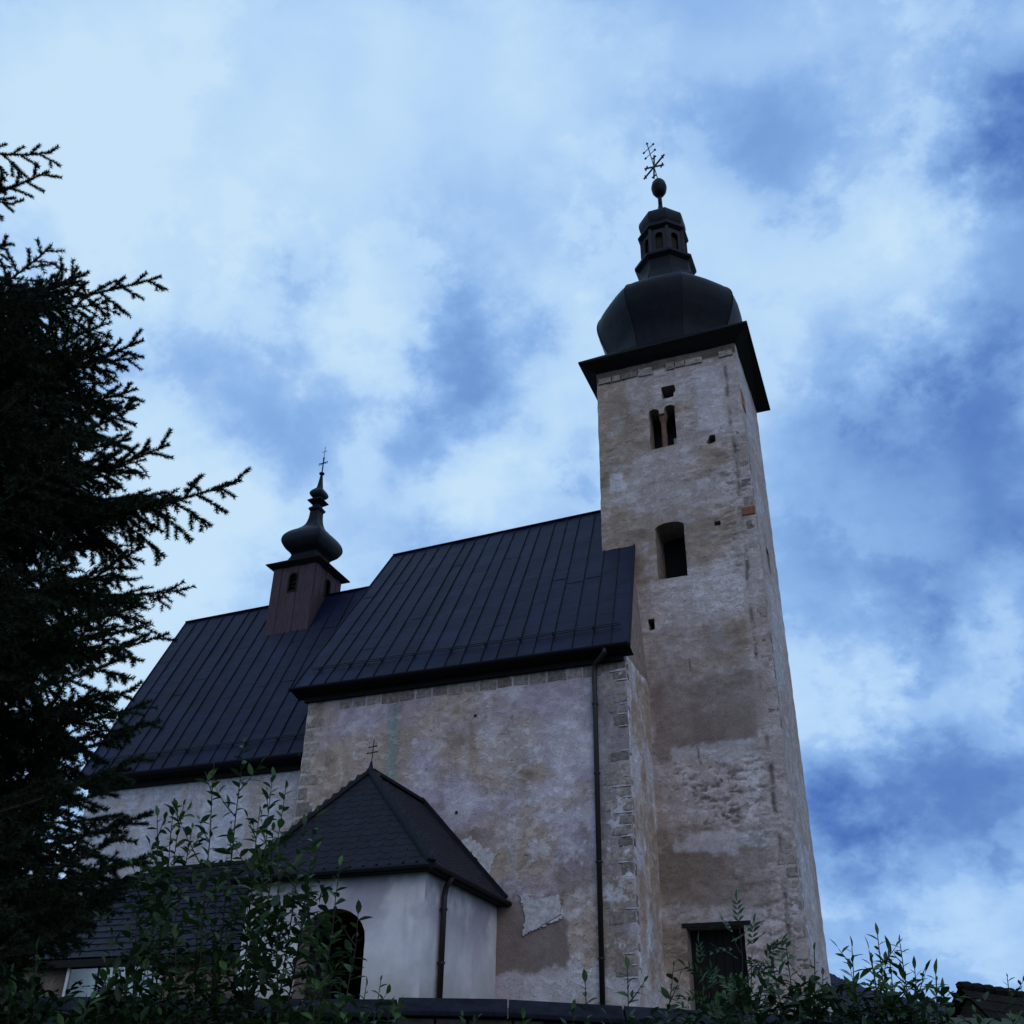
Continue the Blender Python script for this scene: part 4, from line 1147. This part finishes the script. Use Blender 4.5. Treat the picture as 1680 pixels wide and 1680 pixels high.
g = MB(); g.box(((BX0 + BX1) / 2, BY + .05, (BZ0 + BZ1) / 2), (BX1 - BX0, .06, BZ1 - BZ0)); npart(g.build('back_panel', material('board_felt', (.42, .45, .46), .9, .1, 4, .1, 30)))
for a, b in (((BX0, BZ1), (BX1, BZ1)), ((BX0, BZ0), (BX1, BZ0)), ((BX0, BZ0), (BX0, BZ1)), ((BX1, BZ0), (BX1, BZ1))):
    g = MB(); g.bar((a[0], BY, a[1]), (b[0], BY, b[1]), .07, .075); npart(g.build('frame', M['white_frame']))
for t in (1 / 3, 2 / 3):
    x = BX0 + (BX1 - BX0) * t; g = MB(); g.bar((x, BY, BZ0), (x, BY, BZ1), .05, .05); npart(g.build('mullion', M['wood_dark']))
cols = [(.82, .84, .84), (.74, .60, .46), (.85, .85, .85), (.70, .68, .56), (.55, .62, .74), (.74, .50, .38)]
rp = random.Random(3)
for k in range(12):
    x = BX0 + .18 + (BX1 - BX0 - .36) * ((k % 6) + .5) / 6 + rp.uniform(-.03, .03); z = BZ1 - .22 - .40 * (k // 6) + rp.uniform(-.03, .03)
    g = MB(); g.box((x, BY + .012 + .002 * k, z), (rp.uniform(.26, .33), .002, rp.uniform(.30, .37))); npart(g.build('pinned_paper', material('paper', cols[rp.randrange(6)], .8, .12, 14, 0, 10)))
gl = bpy.data.materials.new('glass'); gl.use_nodes = True; _t = gl.node_tree; _g = N(_t, 'ShaderNodeBsdfGlossy'); _g.inputs['Roughness'].default_value = .08; _tr = N(_t, 'ShaderNodeBsdfTransparent'); _mx = N(_t, 'ShaderNodeMixShader'); _fr = N(_t, 'ShaderNodeFresnel'); _fr.inputs[0].default_value = 1.5
LK(_t, _fr.outputs[0], _mx.inputs[0]); LK(_t, _tr.outputs[0], _mx.inputs[1]); LK(_t, _g.outputs[0], _mx.inputs[2]); LK(_t, _mx.outputs[0], _t.nodes['Material Output'].inputs[0])
for k in range(3):
    xa = BX0 + (BX1 - BX0) * k / 3; xb = BX0 + (BX1 - BX0) * (k + 1) / 3; g = MB(); g.box(((xa + xb) / 2, BY - .012, (BZ0 + BZ1) / 2), (xb - xa - .06, .004, BZ1 - BZ0 - .07)); npart(g.build('pane', gl))

# ------------------------------------------------------------------ boundary wall with sloping coping
bw_ = empty('boundary_wall', (HF[0] * WALL_D, HF[1] * WALL_D, 0)); tag(bw_, 'low dark churchyard wall with sloping concrete coping along the bottom of the picture', 'wall')
lat0, lat1 = -11.5, 9.0


def wl(lat, d=0.0): return np.array((HF[0] * (WALL_D + d) + HR[0] * lat, HF[1] * (WALL_D + d) + HR[1] * lat, 0.))


zl = PD(660, 1637, WALL_D)[2]
def wtop(lat):
    xs = [-12, -.4, .1, 3.0, 9.5]; px = PD(820, 1637, WALL_D)
    zz = [PD(300, 1637, WALL_D)[2] - .10, PD(820, 1639, WALL_D)[2], PD(830, 1640, WALL_D)[2], PD(1130, 1662, WALL_D)[2], PD(1600, 1700, WALL_D)[2]]
    return float(np.interp(lat, xs, zz))


lat = lat0; k = 0; rw = random.Random(9)
while lat < lat1:
    L = rw.uniform(.9, 1.5); a, b = lat + .008, lat + L - .008; z0, z1 = wtop(a), wtop(b); dz = rw.uniform(-.012, .012); V = []
    for la, z in ((a, z0 + dz), (b, z1 + dz)):
        V += [wl(la, -.27) + (0, 0, z - .16), wl(la, -.27) + (0, 0, z - .21), wl(la, .30) + (0, 0, z - .21), wl(la, .30) + (0, 0, z - .16), wl(la, .015) + (0, 0, z)]
    F = [(0, 1, 2, 3, 4)[::-1], (5, 6, 7, 8, 9), (0, 5, 9, 4), (4, 9, 8, 3), (0, 1, 6, 5), (1, 2, 7, 6), (2, 3, 8, 7)]
    o = mk('coping_slab', V, F, M['coping']); part(o, bw_); bv = o.modifiers.new('b', 'BEVEL'); bv.width = .012; bv.segments = 2
    lat += L; k += 1
# rubble courses of the wall face
z = .0; rr = 0
stones = [];
while z < 3.2:
    hh = rw.uniform(.22, .34); lat = lat0 + rw.uniform(0, .3)
    while lat < lat1 - .2:
        L = rw.uniform(.3, .75)
        if z + hh < wtop(lat + L / 2) - .2:
            g = MB(); c = wl(lat + L / 2, -.02 + rw.uniform(-.02, .02)) + (0, 0, z + hh / 2); g.box(c, (L - .03, .36, hh - .03), ((HR[0], HR[1], 0), (HF[0], HF[1], 0), (0, 0, 1))); stones.append((c, g))
        lat += L
    z += hh
stones.sort(key=lambda s: abs(s[0][2] - 2.4) + .02 * abs(s[0] @ np.array((HR[0], HR[1], 0))))
for c, g in stones[:280]: part(g.build('wall_stone', M['rubble']), bw_)
rest = MB()
for c, g in stones[280:]: rest.add(g.v, g.f)
if rest.v: o = rest.build('wall_stones', M['rubble']); tag(o, kind='stuff'); part(o, bw_)
core = MB(); 
V = []
for la in np.linspace(lat0, lat1, 24):
    V += [wl(la, -.14) + (0, 0, -.2), wl(la, .22) + (0, 0, -.2), wl(la, .22) + (0, 0, wtop(la) - .2), wl(la, -.14) + (0, 0, wtop(la) - .2)]
F = []
for i in range(23):
    for j in range(4): F.append((i * 4 + j, i * 4 + (j + 1) % 4, (i + 1) * 4 + (j + 1) % 4, (i + 1) * 4 + j))
part(mk('wall_core', V, F, M['interior']), bw_)

# ------------------------------------------------------------------ old barn roof at the right edge
pk = PD(1573, 1619, 34.0); rdir = np.array((HR[0] * .86 + HF[0] * .5, HR[1] * .86 + HF[1] * .5, 0)); rdir /= np.linalg.norm(rdir); side = np.array((rdir[1], -rdir[0], 0)); side = side if side @ np.array((*HF, 0)) < 0 else -side
barn = empty('barn', (pk[0], pk[1], 1.6)); tag(barn, 'old brown tiled barn roof peeking over the bushes at the far right', 'barn')
BL, bh, brun = 12.0, 3.4, 3.2
pk2 = pk + rdir * BL + np.array((0, 0, -.25)); ea = pk + side * brun - (0, 0, bh) - rdir * .0; eb = pk2 + side * brun - (0, 0, bh); fa = pk - side * brun - (0, 0, bh); fb = pk2 - side * brun - (0, 0, bh)
bro = empty('roof', tuple(pk)); part(bro, barn)
part(mk('roof_deck', [ea, eb, pk2, pk, fb, fa], [(0, 1, 2, 3), (3, 2, 4, 5)], M['barnroof']), bro)
slates(bro, ea, eb, pk, pk2, .52, .46, M['barnroof'], 'roof_tile', thick=.03, diamond=False)
for i in range(24):
    g = MB(); a = pk + (pk2 - pk) * (i / 24 + .003); b = pk + (pk2 - pk) * ((i + 1) / 24 - .003); dz = rw.uniform(-.03, .03); g.tube([a + (0, 0, .02 + dz), b + (0, 0, .05 + dz)], [.13, .15], 8); part(g.build('ridge_tile', M['barnroof']), bro)
ins = .25
g = MB(); gz = 0.8
A0, A1 = ea - side * ins + rdir * .3, fa + side * ins + rdir * .3; B0, B1 = eb - side * ins - rdir * .3, fb + side * ins - rdir * .3
gr = lambda p: np.array((p[0], p[1], gz))
g.add([gr(A0), gr(A1), A1 + (0, 0, .1), pk + rdir * .3 - (0, 0, .3), A0 + (0, 0, .1)], [(0, 1, 2, 3, 4)]); g.add([gr(A0), gr(B0), B0 + (0, 0, .1), A0 + (0, 0, .1)], [(0, 1, 2, 3)]); g.add([gr(A1), gr(B1), B1 + (0, 0, .1), A1 + (0, 0, .1)], [(0, 1, 2, 3)]); g.add([gr(B0), gr(B1), B1 + (0, 0, .1), pk2 - rdir * .3 - (0, 0, .3), B0 + (0, 0, .1)], [(0, 1, 2, 3, 4)])
part(g.build('wall', M['barnwall']), barn)

# ------------------------------------------------------------------ spruce tree
def build_spruce():
    D0 = 7.2
    base = PD(-690, 1742, D0); bx_, by_ = base[0], base[1]; zg = float(gheight(np.array(bx_), np.array(by_)))
    tree = empty('spruce_tree', (bx_, by_, zg)); tag(tree, 'dark spruce with drooping needled branches filling the left edge', 'tree')
    HT = 10.9
    g = MB(); g.tube([(bx_ + .03 * math.sin(z), by_ + .03 * math.cos(z * 1.3), zg - .1 + z) for z in np.linspace(0, HT, 16)], [.24 * (1 - z / HT) + .015 for z in np.linspace(0, HT, 16)], 12)
    part(g.build('trunk', M['bark'], smooth=True), tree)
    rnd = random.Random(21)
    tr = np.array((bx_, by_))
    specs = []                                           # (z0, tip xyz)
    tips = [(85, 250, .1), (80, 281, -.25), (22, 335, .3), (14, 400, 0), (12, 410, .5), (140, 450, -.2), (264, 454, .15), (112, 505, .45), (235, 558, -.4), (217, 588, .5), (225, 638, -.1), (228, 664, .45), (220, 668, -.5), (214, 720, .2), (277, 729, -.15), (205, 775, .6), (396, 788, .1), (190, 845, .5), (236, 896, -.4), (190, 940, .4), (240, 988, .0), (276, 1040, .25), (215, 1075, -.4), (225, 1130, .5), (180, 1160, 0), (212, 1205, .35), (235, 1240, -.3), (200, 1290, .45), (250, 1332, .1), (205, 1370, -.45), (238, 1405, .4), (215, 1440, 0), (120, 1470, -.3), (150, 1500, .4), (90, 1530, 0)]
    for x, y, dd in tips:
        t = PD(x, y, D0 + dd); L = np.hypot(*(t[:2] - tr)); rise = .25 * L if y < 900 else .10 * L
        specs.append((t[2] - rise * rnd.uniform(.3, 1.0) + (.0), t, True))
    # profile of reach against height from the tips
    zs = np.array([s[1][2] for s in specs]); Ls = np.array([np.hypot(*(s[1][:2] - tr)) for s in specs])
    def reach(z): return float(np.interp(z, [1.8, 4, 6, 8.0, 8.8, 9.3, 10.5, 11.6], [3.7, 3.45, 3.2, 2.3, 1.4, 1.1, .6, .15]))
    z = 2.2; k = 0
    while z < zg + HT - .6:
        for j in range(27 if z < 5.0 else (22 if z < 6.8 else 16)):
            az = rnd.uniform(0, 2 * math.pi); L = reach(z) * rnd.uniform(.62, .92)
            dirv = np.array((math.cos(az), math.sin(az)))
            if dirv @ HR < -.2 and rnd.random() < .75: continue
            if z > 8.3 and dirv @ HR > -.1: continue
            if dirv @ HF > .5 and rnd.random() < .4: continue
            t = np.array((bx_ + dirv[0] * L, by_ + dirv[1] * L, z + rnd.uniform(-.15, .25)))
            specs.append((z, t, False))
        z += rnd.uniform(.26, .38); k += 1
    for bi, (z0, tip, hero) in enumerate(specs):
        r0 = np.array((bx_, by_, z0)); ax = tip - r0; L = np.linalg.norm(ax[:2]); n = 14
        low = 1 - np.clip((z0 - 2) / 9, 0, 1)
        pts = []
        for i in range(n + 1):
            s = i / n; p = r0 + ax * s; p[2] += -(.30 * L * (.5 + .5 * low)) * s * (1 - s) * 1.6 - 0
            p[:2] += np.array((-ax[1], ax[0])) / max(L, .1) * .05 * math.sin(3 * s + bi) * s * (1 - s); pts.append(p)
        pts = np.array(pts)
        segs = []                                         # (start, end, sag) needled shoots
        tot = np.linalg.norm(np.diff(pts, axis=0), axis=1).sum()
        def at(s):
            f = s * n; i = min(int(f), n - 1); return pts[i] + (pts[i + 1] - pts[i]) * (f - i), (pts[i + 1] - pts[i]) / np.linalg.norm(pts[i + 1] - pts[i])
        wood = MB(); wood.tube(pts, [.022 * L / 2.6 * (1 - i / n) + .004 for i in range(n + 1)], 6)
        s = .16; sd = 1
        # the leader
        for i in range(n):
            if i / n > .2: segs.append((pts[i], pts[i + 1]))
        step = (.090 if hero else .058) / max(tot, .3)
        while s < .985:
            p, t = at(s); sd = -sd
            lat = np.cross(t, (0, 0, 1.)); lat /= np.linalg.norm(lat); remaining = (1 - s) * tot
            ln = min(.16 + .40 * remaining, .60) * rnd.uniform(.65, 1.15)
            fw = rnd.uniform(.55, .95); droop = rnd.uniform(.25, .9) * (0.35 + .9 * (1 - s)) * (.55 + .6 * low)
            d = t * fw + lat * sd * rnd.uniform(.5, 1.0) + np.array((0, 0, -droop + rnd.uniform(-.1, .25)))
            if rnd.random() < .12: d = t * .8 + lat * sd * .3 + np.array((0, 0, .7)); ln *= .6
            d /= np.linalg.norm(d); m = max(2, int(ln / .09)); q = p.copy(); sub = []
            for j in range(m):
                e = q + d * ln / m; segs.append((q, e)); sub.append((q, e)); q = e; d = d + np.array((0, 0, -.10)) + t * .05; d /= np.linalg.norm(d)
            wood.tube([p, q], [.005, .002], 3, False)
            if ln > .22:                                   # hanging side twigs
                for j in range(1, m):
                    for s2 in (-1, 1):
                        if rnd.random() < .7:
                            l2 = ln * rnd.uniform(.25, .5) * (1 - .5 * j / m); dl = np.cross(d, (0, 0, 1.)); dl /= (np.linalg.norm(dl) + 1e-6)
                            d2 = d * .6 + dl * s2 * .6 + np.array((0, 0, -rnd.uniform(.3, 1.2))); d2 /= np.linalg.norm(d2)
                            segs.append((sub[j][0], sub[j][0] + d2 * l2))
            s += step * rnd.uniform(.7, 1.3)
        br_ = wood.build('branch', M['bark']); part(br_, tree)
        # needles: thin triangles around each shoot
        Sg = np.array([np.stack(q) for q in segs]); ln = np.linalg.norm(Sg[:, 1] - Sg[:, 0], axis=1)
        mid = Sg.mean(1) - EYE; pc = mid @ CAMM.T; vis = (pc[:, 2] > .5) & (pc[:, 0] / np.maximum(pc[:, 2], .1) * F_PX + 840 > -60)
        dl_ = np.where(vis, 1150 if hero else 640, 60)             # needles per metre; sparser where the tree leaves the picture
        cnt = np.maximum((ln * dl_).astype(int), 3); idx = np.repeat(np.arange(len(Sg)), cnt); vz = vis[idx]
        u = RNG.random(len(idx)); A_ = Sg[idx, 0]; D = (Sg[idx, 1] - A_); p = A_ + D * u[:, None]; D = D / (np.linalg.norm(D, axis=1)[:, None] + 1e-9)
        rv = RNG.normal(size=D.shape); rv -= (rv * D).sum(1)[:, None] * D; rv /= np.linalg.norm(rv, axis=1)[:, None] + 1e-9
        rv[:, 2] += .25
        nd = D * RNG.uniform(.5, .95, len(idx))[:, None] + rv; nl = RNG.uniform(.024, .035, len(idx)) * np.where(vz, 1.2, 1.8); ww = np.where(vz, .0038, .010)[:, None]
        nd /= np.linalg.norm(nd, axis=1)[:, None]; w = np.cross(nd, RNG.normal(size=nd.shape)); w /= np.linalg.norm(w, axis=1)[:, None] + 1e-9
        V = np.stack([p - w * ww, p + w * ww, p + nd * nl[:, None]], 1).reshape(-1, 3); Fq = np.arange(len(V)).reshape(-1, 3)
        o = mk_np('needles', V, Fq, M['needle']); tag(o, kind='stuff'); part(o, br_)


build_spruce()


# ------------------------------------------------------------------ shrubs
def leaf_template(kind):
    # x along the leaf, y across, z fold; unit length
    if kind == 'oval': prof = [(0, .02), (.22, .17), (.5, .235), (.78, .15), (1, .0)]
    else: prof = [(0, .02), (.25, .12), (.5, .155), (.78, .09), (1, .0)]
    V = []; F = []
    for x, w in prof:
        bend = -.14 * x * x
        V += [(x, -w, bend + w * .35), (x, 0, bend), (x, w, bend + w * .35)]
    for i in range(len(prof) - 1):
        a = i * 3; F += [(a, a + 3, a + 4, a + 1), (a + 1, a + 4, a + 5, a + 2)]
    return np.array(V), np.array(F)


LT = {k: leaf_template(k) for k in ('oval', 'lance')}
_leafmesh = {}


def leaf_mesh(kind, mat):
    if (kind, mat.name) not in _leafmesh:
        V, F = LT[kind]; me = bpy.data.meshes.new('leaf'); me.from_pydata([tuple(v) for v in V], [], [tuple(map(int, f)) for f in F]); me.materials.append(mat); me.polygons.foreach_set('use_smooth', [True] * len(me.polygons)); _leafmesh[(kind, mat.name)] = me
    return _leafmesh[(kind, mat.name)]


def frame(d, rnd, up=None):
    d = d / np.linalg.norm(d); u = np.array((rnd.gauss(0, .35), rnd.gauss(0, .35), 1.0)) if up is None else up
    y = np.cross(u, d); y /= np.linalg.norm(y) + 1e-9; z = np.cross(d, y); return d, y, z


def shrub(name, label, base_px, base_d, stems, mat, kind, leaf_len, seed, cat='shrub', group=None, filler=0, fill_r=(.6, .5), fill_z=(1.0, 2.0), maxparts=160, pinnate=False, zb=None):
    """stems: list of [pixel tip x, y, distance]; each stem carries side shoots with alternate leaves"""
    rnd = random.Random(seed); b = PD(base_px, 1742, base_d); bz = float(gheight(np.array(b[0]), np.array(b[1])))
    root = empty(name, (b[0], b[1], bz)); tag(root, label, cat, group)
    leaves = []                                          # (pos, x, y, z axes, length)
    for (tx, ty, td, lush) in stems:
        tip = PD(tx, ty, td); st = np.array((b[0] + rnd.uniform(-.25, .25), b[1] + rnd.uniform(-.2, .2), bz - .05))
        # most of the bend is near the ground
        n = 16; pts = []
        for i in range(n + 1):
            s = i / n; p = st + (tip - st) * s; off = (tip - st)[:2] * (.35 * math.sin(math.pi * s) * s ** .0) * .35
            p[:2] += off * (1 - s); p[:2] += np.array((rnd.uniform(-1, 1), rnd.uniform(-1, 1))) * .008; pts.append(p)
        H = np.linalg.norm(tip - st)
        g = MB(); g.tube(pts, [.011 * (1 - i / n) + .0025 for i in range(n + 1)], 6)
        shoots = []
        s = .42
        while s < .97:
            i = int(s * n); p = pts[i] + (pts[min(i + 1, n)] - pts[i]) * (s * n - i); az = rnd.uniform(0, 2 * math.pi); l = (1 - s) * H * rnd.uniform(.28, .5) + .08
            d = np.array((math.cos(az), math.sin(az), rnd.uniform(.5, 1.3))); d /= np.linalg.norm(d); q = [p]
            for k in range(4): q.append(q[-1] + d * l / 4); d = d + np.array((0, 0, .10)); d /= np.linalg.norm(d)
            g.tube(q, [.005, .004, .003, .002, .0015], 4, False); shoots.append(q); s += rnd.uniform(.045, .08) / max(lush, .3)
        shoots.append(pts[int(n * .6):])
        part(g.build('stem', M['twig']), root)
        for q in shoots:
            tot = sum(np.linalg.norm(np.array(q[i + 1]) - q[i]) for i in range(len(q) - 1)); m = max(3, int(tot / (leaf_len * ((.37 if kind == 'oval' else .24) if not pinnate else .9)))); sd = rnd.uniform(0, 6)
            for k in range(1, m + 1):
                f = k / m * (len(q) - 1); i = min(int(f), len(q) - 2); p = np.array(q[i]) + (np.array(q[i + 1]) - q[i]) * (f - i); t = np.array(q[i + 1]) - q[i]; t /= np.linalg.norm(t)
                sd += 2.4; lat = np.array((math.cos(sd), math.sin(sd), 0)); lat -= lat @ t * t; lat /= np.linalg.norm(lat) + 1e-6
                d = t * rnd.uniform(.35, .8) + lat * .9 + np.array((0, 0, rnd.uniform(-.35, .25)))
                if k == m: d = t
                sz = leaf_len * rnd.uniform(.45, 1.22) * (1 - .25 * (k / m) ** 4)
                if not pinnate: leaves.append((p, *frame(d, rnd), sz))
                else:
                    x, y, z = frame(d, rnd); rl = leaf_len * rnd.uniform(2.2, 3.4); npair = 4
                    rp_ = [p + x * rl * f2 + np.array((0, 0, -.25 * rl * f2 * f2)) for f2 in np.linspace(0, 1, npair + 2)]
                    for j in range(1, npair + 1):
                        for sgn in (-1, 1): leaves.append((rp_[j], *frame(x * .55 + y * sgn * .85 + z * .05, rnd, z + x * 0), leaf_len * rnd.uniform(.75, 1.0) * (1 - .3 * abs(j / npair - .5))))
                    leaves.append((rp_[-1], *frame(x, rnd, z), leaf_len))
    # interior mass of foliage
    fl_ = []
    for k in range(filler):
        a = rnd.uniform(0, 2 * math.pi); rr_ = math.sqrt(rnd.random()); zz = rnd.uniform(*fill_z); env = 1 - .45 * ((zz - fill_z[0]) / (fill_z[1] - fill_z[0])) ** 2
        lx = math.cos(a) * rr_ * fill_r[0] * env; ly = math.sin(a) * rr_ * fill_r[1] * env
        cl = vnoise(np.array([[lx * 3 + seed, ly * 3, zz * 3]]))[0]
        if cl < .42: continue
        p = np.array((b[0] + HR[0] * lx + HF[0] * ly, b[1] + HR[1] * lx + HF[1] * ly, zz))
        d = np.array((rnd.gauss(0, 1), rnd.gauss(0, 1), rnd.gauss(.1, .6))); fl_.append((p, *frame(d, rnd), leaf_len * rnd.uniform(.6, 1.1)))
    # biggest and nearest leaves are pieces of their own; the rest is one mass
    leaves.sort(key=lambda L: -L[0][2] + .0 * L[4]); own = leaves[:maxparts]; rest = leaves[maxparts:] + fl_
    me = leaf_mesh(kind, mat)
    for p, x, y, z, sz in own:
        o = bpy.data.objects.new('leaf', me); COL.objects.link(o); o.matrix_world = Matrix(((x[0] * sz, y[0] * sz, z[0] * sz, p[0]), (x[1] * sz, y[1] * sz, z[1] * sz, p[1]), (x[2] * sz, y[2] * sz, z[2] * sz, p[2]), (0, 0, 0, 1))); part(o, root)
    if rest:
        V0, F0 = LT[kind]; P = np.array([r[0] for r in rest]); X = np.array([r[1] for r in rest]); Yv = np.array([r[2] for r in rest]); Zv = np.array([r[3] for r in rest]); sz = np.array([r[4] for r in rest])
        V = P[:, None] + (V0[None, :, 0, None] * X[:, None] + V0[None, :, 1, None] * Yv[:, None] + V0[None, :, 2, None] * Zv[:, None]) * sz[:, None, None]
        Fq = (F0[None] + (np.arange(len(rest)) * len(V0))[:, None, None]).reshape(-1, 4)
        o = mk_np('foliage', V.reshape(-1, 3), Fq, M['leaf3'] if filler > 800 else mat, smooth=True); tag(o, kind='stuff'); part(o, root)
    return root


GS = 'shrubs in front of the churchyard wall'
shrub('shrub', 'tall leafy shrub rising against the chancel eave, left of the porch', 385, 7.0, [(402, 1218, 7.0, 1.1), (352, 1255, 6.8, .9), (445, 1275, 7.2, .9), (470, 1295, 7.1, .8), (425, 1330, 6.6, .8)], M['leaf'], 'oval', 0.104, 1, group=GS, maxparts=220)
shrub('shrub', 'slender shrub with upright glossy leaves between spruce and the tall shrub', 270, 6.9, [(258, 1340, 6.8, .7), (300, 1322, 7.0, .8), (285, 1320, 7.1, .6), (315, 1360, 7.0, .6), (230, 1420, 6.6, .5)], M['leaf'], 'oval', 0.106, 2, group=GS, maxparts=160)
shrub('shrub', 'arching shrub whose leafy twigs cross the lower porch roof', 470, 6.6, [(520, 1330, 6.5, .9), (500, 1355, 6.8, .7), (560, 1420, 6.4, .5), (590, 1500, 6.2, .5), (455, 1400, 6.4, .6)], M['leaf'], 'oval', 0.100, 3, group=GS, maxparts=180)
shrub('shrub', 'small twiggy shrub in front of the porch wall beside the archway', 560, 6.4, [(625, 1610, 6.3, .8), (560, 1585, 6.4, .8), (600, 1620, 6.5, .6), (520, 1540, 6.2, .7), (660, 1645, 6.3, .5)], M['leaf'], 'oval', 0.090, 4, group=GS, maxparts=120)
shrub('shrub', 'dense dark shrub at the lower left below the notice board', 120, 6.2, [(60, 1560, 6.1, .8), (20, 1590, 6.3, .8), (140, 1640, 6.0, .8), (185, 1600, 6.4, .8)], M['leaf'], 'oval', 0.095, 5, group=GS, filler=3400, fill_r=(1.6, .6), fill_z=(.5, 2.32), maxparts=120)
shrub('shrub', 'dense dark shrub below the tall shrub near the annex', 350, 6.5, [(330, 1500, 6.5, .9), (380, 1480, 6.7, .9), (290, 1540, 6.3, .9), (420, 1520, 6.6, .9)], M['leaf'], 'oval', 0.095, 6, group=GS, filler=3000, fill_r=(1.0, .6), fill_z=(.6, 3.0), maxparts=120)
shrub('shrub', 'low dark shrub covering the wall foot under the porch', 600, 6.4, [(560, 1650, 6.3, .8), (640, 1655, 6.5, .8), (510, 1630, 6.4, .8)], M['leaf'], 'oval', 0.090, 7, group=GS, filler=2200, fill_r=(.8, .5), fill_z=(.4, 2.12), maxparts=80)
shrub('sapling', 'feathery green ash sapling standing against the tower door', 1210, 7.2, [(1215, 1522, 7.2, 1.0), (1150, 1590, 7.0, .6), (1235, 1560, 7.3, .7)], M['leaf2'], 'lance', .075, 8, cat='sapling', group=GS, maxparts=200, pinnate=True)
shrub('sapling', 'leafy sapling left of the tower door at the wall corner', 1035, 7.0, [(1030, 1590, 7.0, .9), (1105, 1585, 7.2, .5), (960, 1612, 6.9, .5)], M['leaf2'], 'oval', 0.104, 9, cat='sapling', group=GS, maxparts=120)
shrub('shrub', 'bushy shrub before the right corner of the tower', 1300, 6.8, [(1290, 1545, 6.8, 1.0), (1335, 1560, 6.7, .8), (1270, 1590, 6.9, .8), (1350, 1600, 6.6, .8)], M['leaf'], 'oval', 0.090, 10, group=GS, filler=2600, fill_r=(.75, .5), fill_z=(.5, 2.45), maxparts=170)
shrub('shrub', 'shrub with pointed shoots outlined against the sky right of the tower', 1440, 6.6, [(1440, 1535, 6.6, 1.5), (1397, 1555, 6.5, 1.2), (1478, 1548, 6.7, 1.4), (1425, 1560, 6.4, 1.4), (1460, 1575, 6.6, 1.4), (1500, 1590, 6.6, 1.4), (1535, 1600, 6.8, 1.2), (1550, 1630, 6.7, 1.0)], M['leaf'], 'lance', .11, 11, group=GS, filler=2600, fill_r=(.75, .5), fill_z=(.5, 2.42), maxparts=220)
shrub('shrub', 'thin twig of leaves against the sky above the barn roof', 1650, 6.8, [(1652, 1604, 6.8, .4), (1676, 1625, 6.8, .3)], M['leaf'], 'oval', .065, 12, group=GS, maxparts=60)
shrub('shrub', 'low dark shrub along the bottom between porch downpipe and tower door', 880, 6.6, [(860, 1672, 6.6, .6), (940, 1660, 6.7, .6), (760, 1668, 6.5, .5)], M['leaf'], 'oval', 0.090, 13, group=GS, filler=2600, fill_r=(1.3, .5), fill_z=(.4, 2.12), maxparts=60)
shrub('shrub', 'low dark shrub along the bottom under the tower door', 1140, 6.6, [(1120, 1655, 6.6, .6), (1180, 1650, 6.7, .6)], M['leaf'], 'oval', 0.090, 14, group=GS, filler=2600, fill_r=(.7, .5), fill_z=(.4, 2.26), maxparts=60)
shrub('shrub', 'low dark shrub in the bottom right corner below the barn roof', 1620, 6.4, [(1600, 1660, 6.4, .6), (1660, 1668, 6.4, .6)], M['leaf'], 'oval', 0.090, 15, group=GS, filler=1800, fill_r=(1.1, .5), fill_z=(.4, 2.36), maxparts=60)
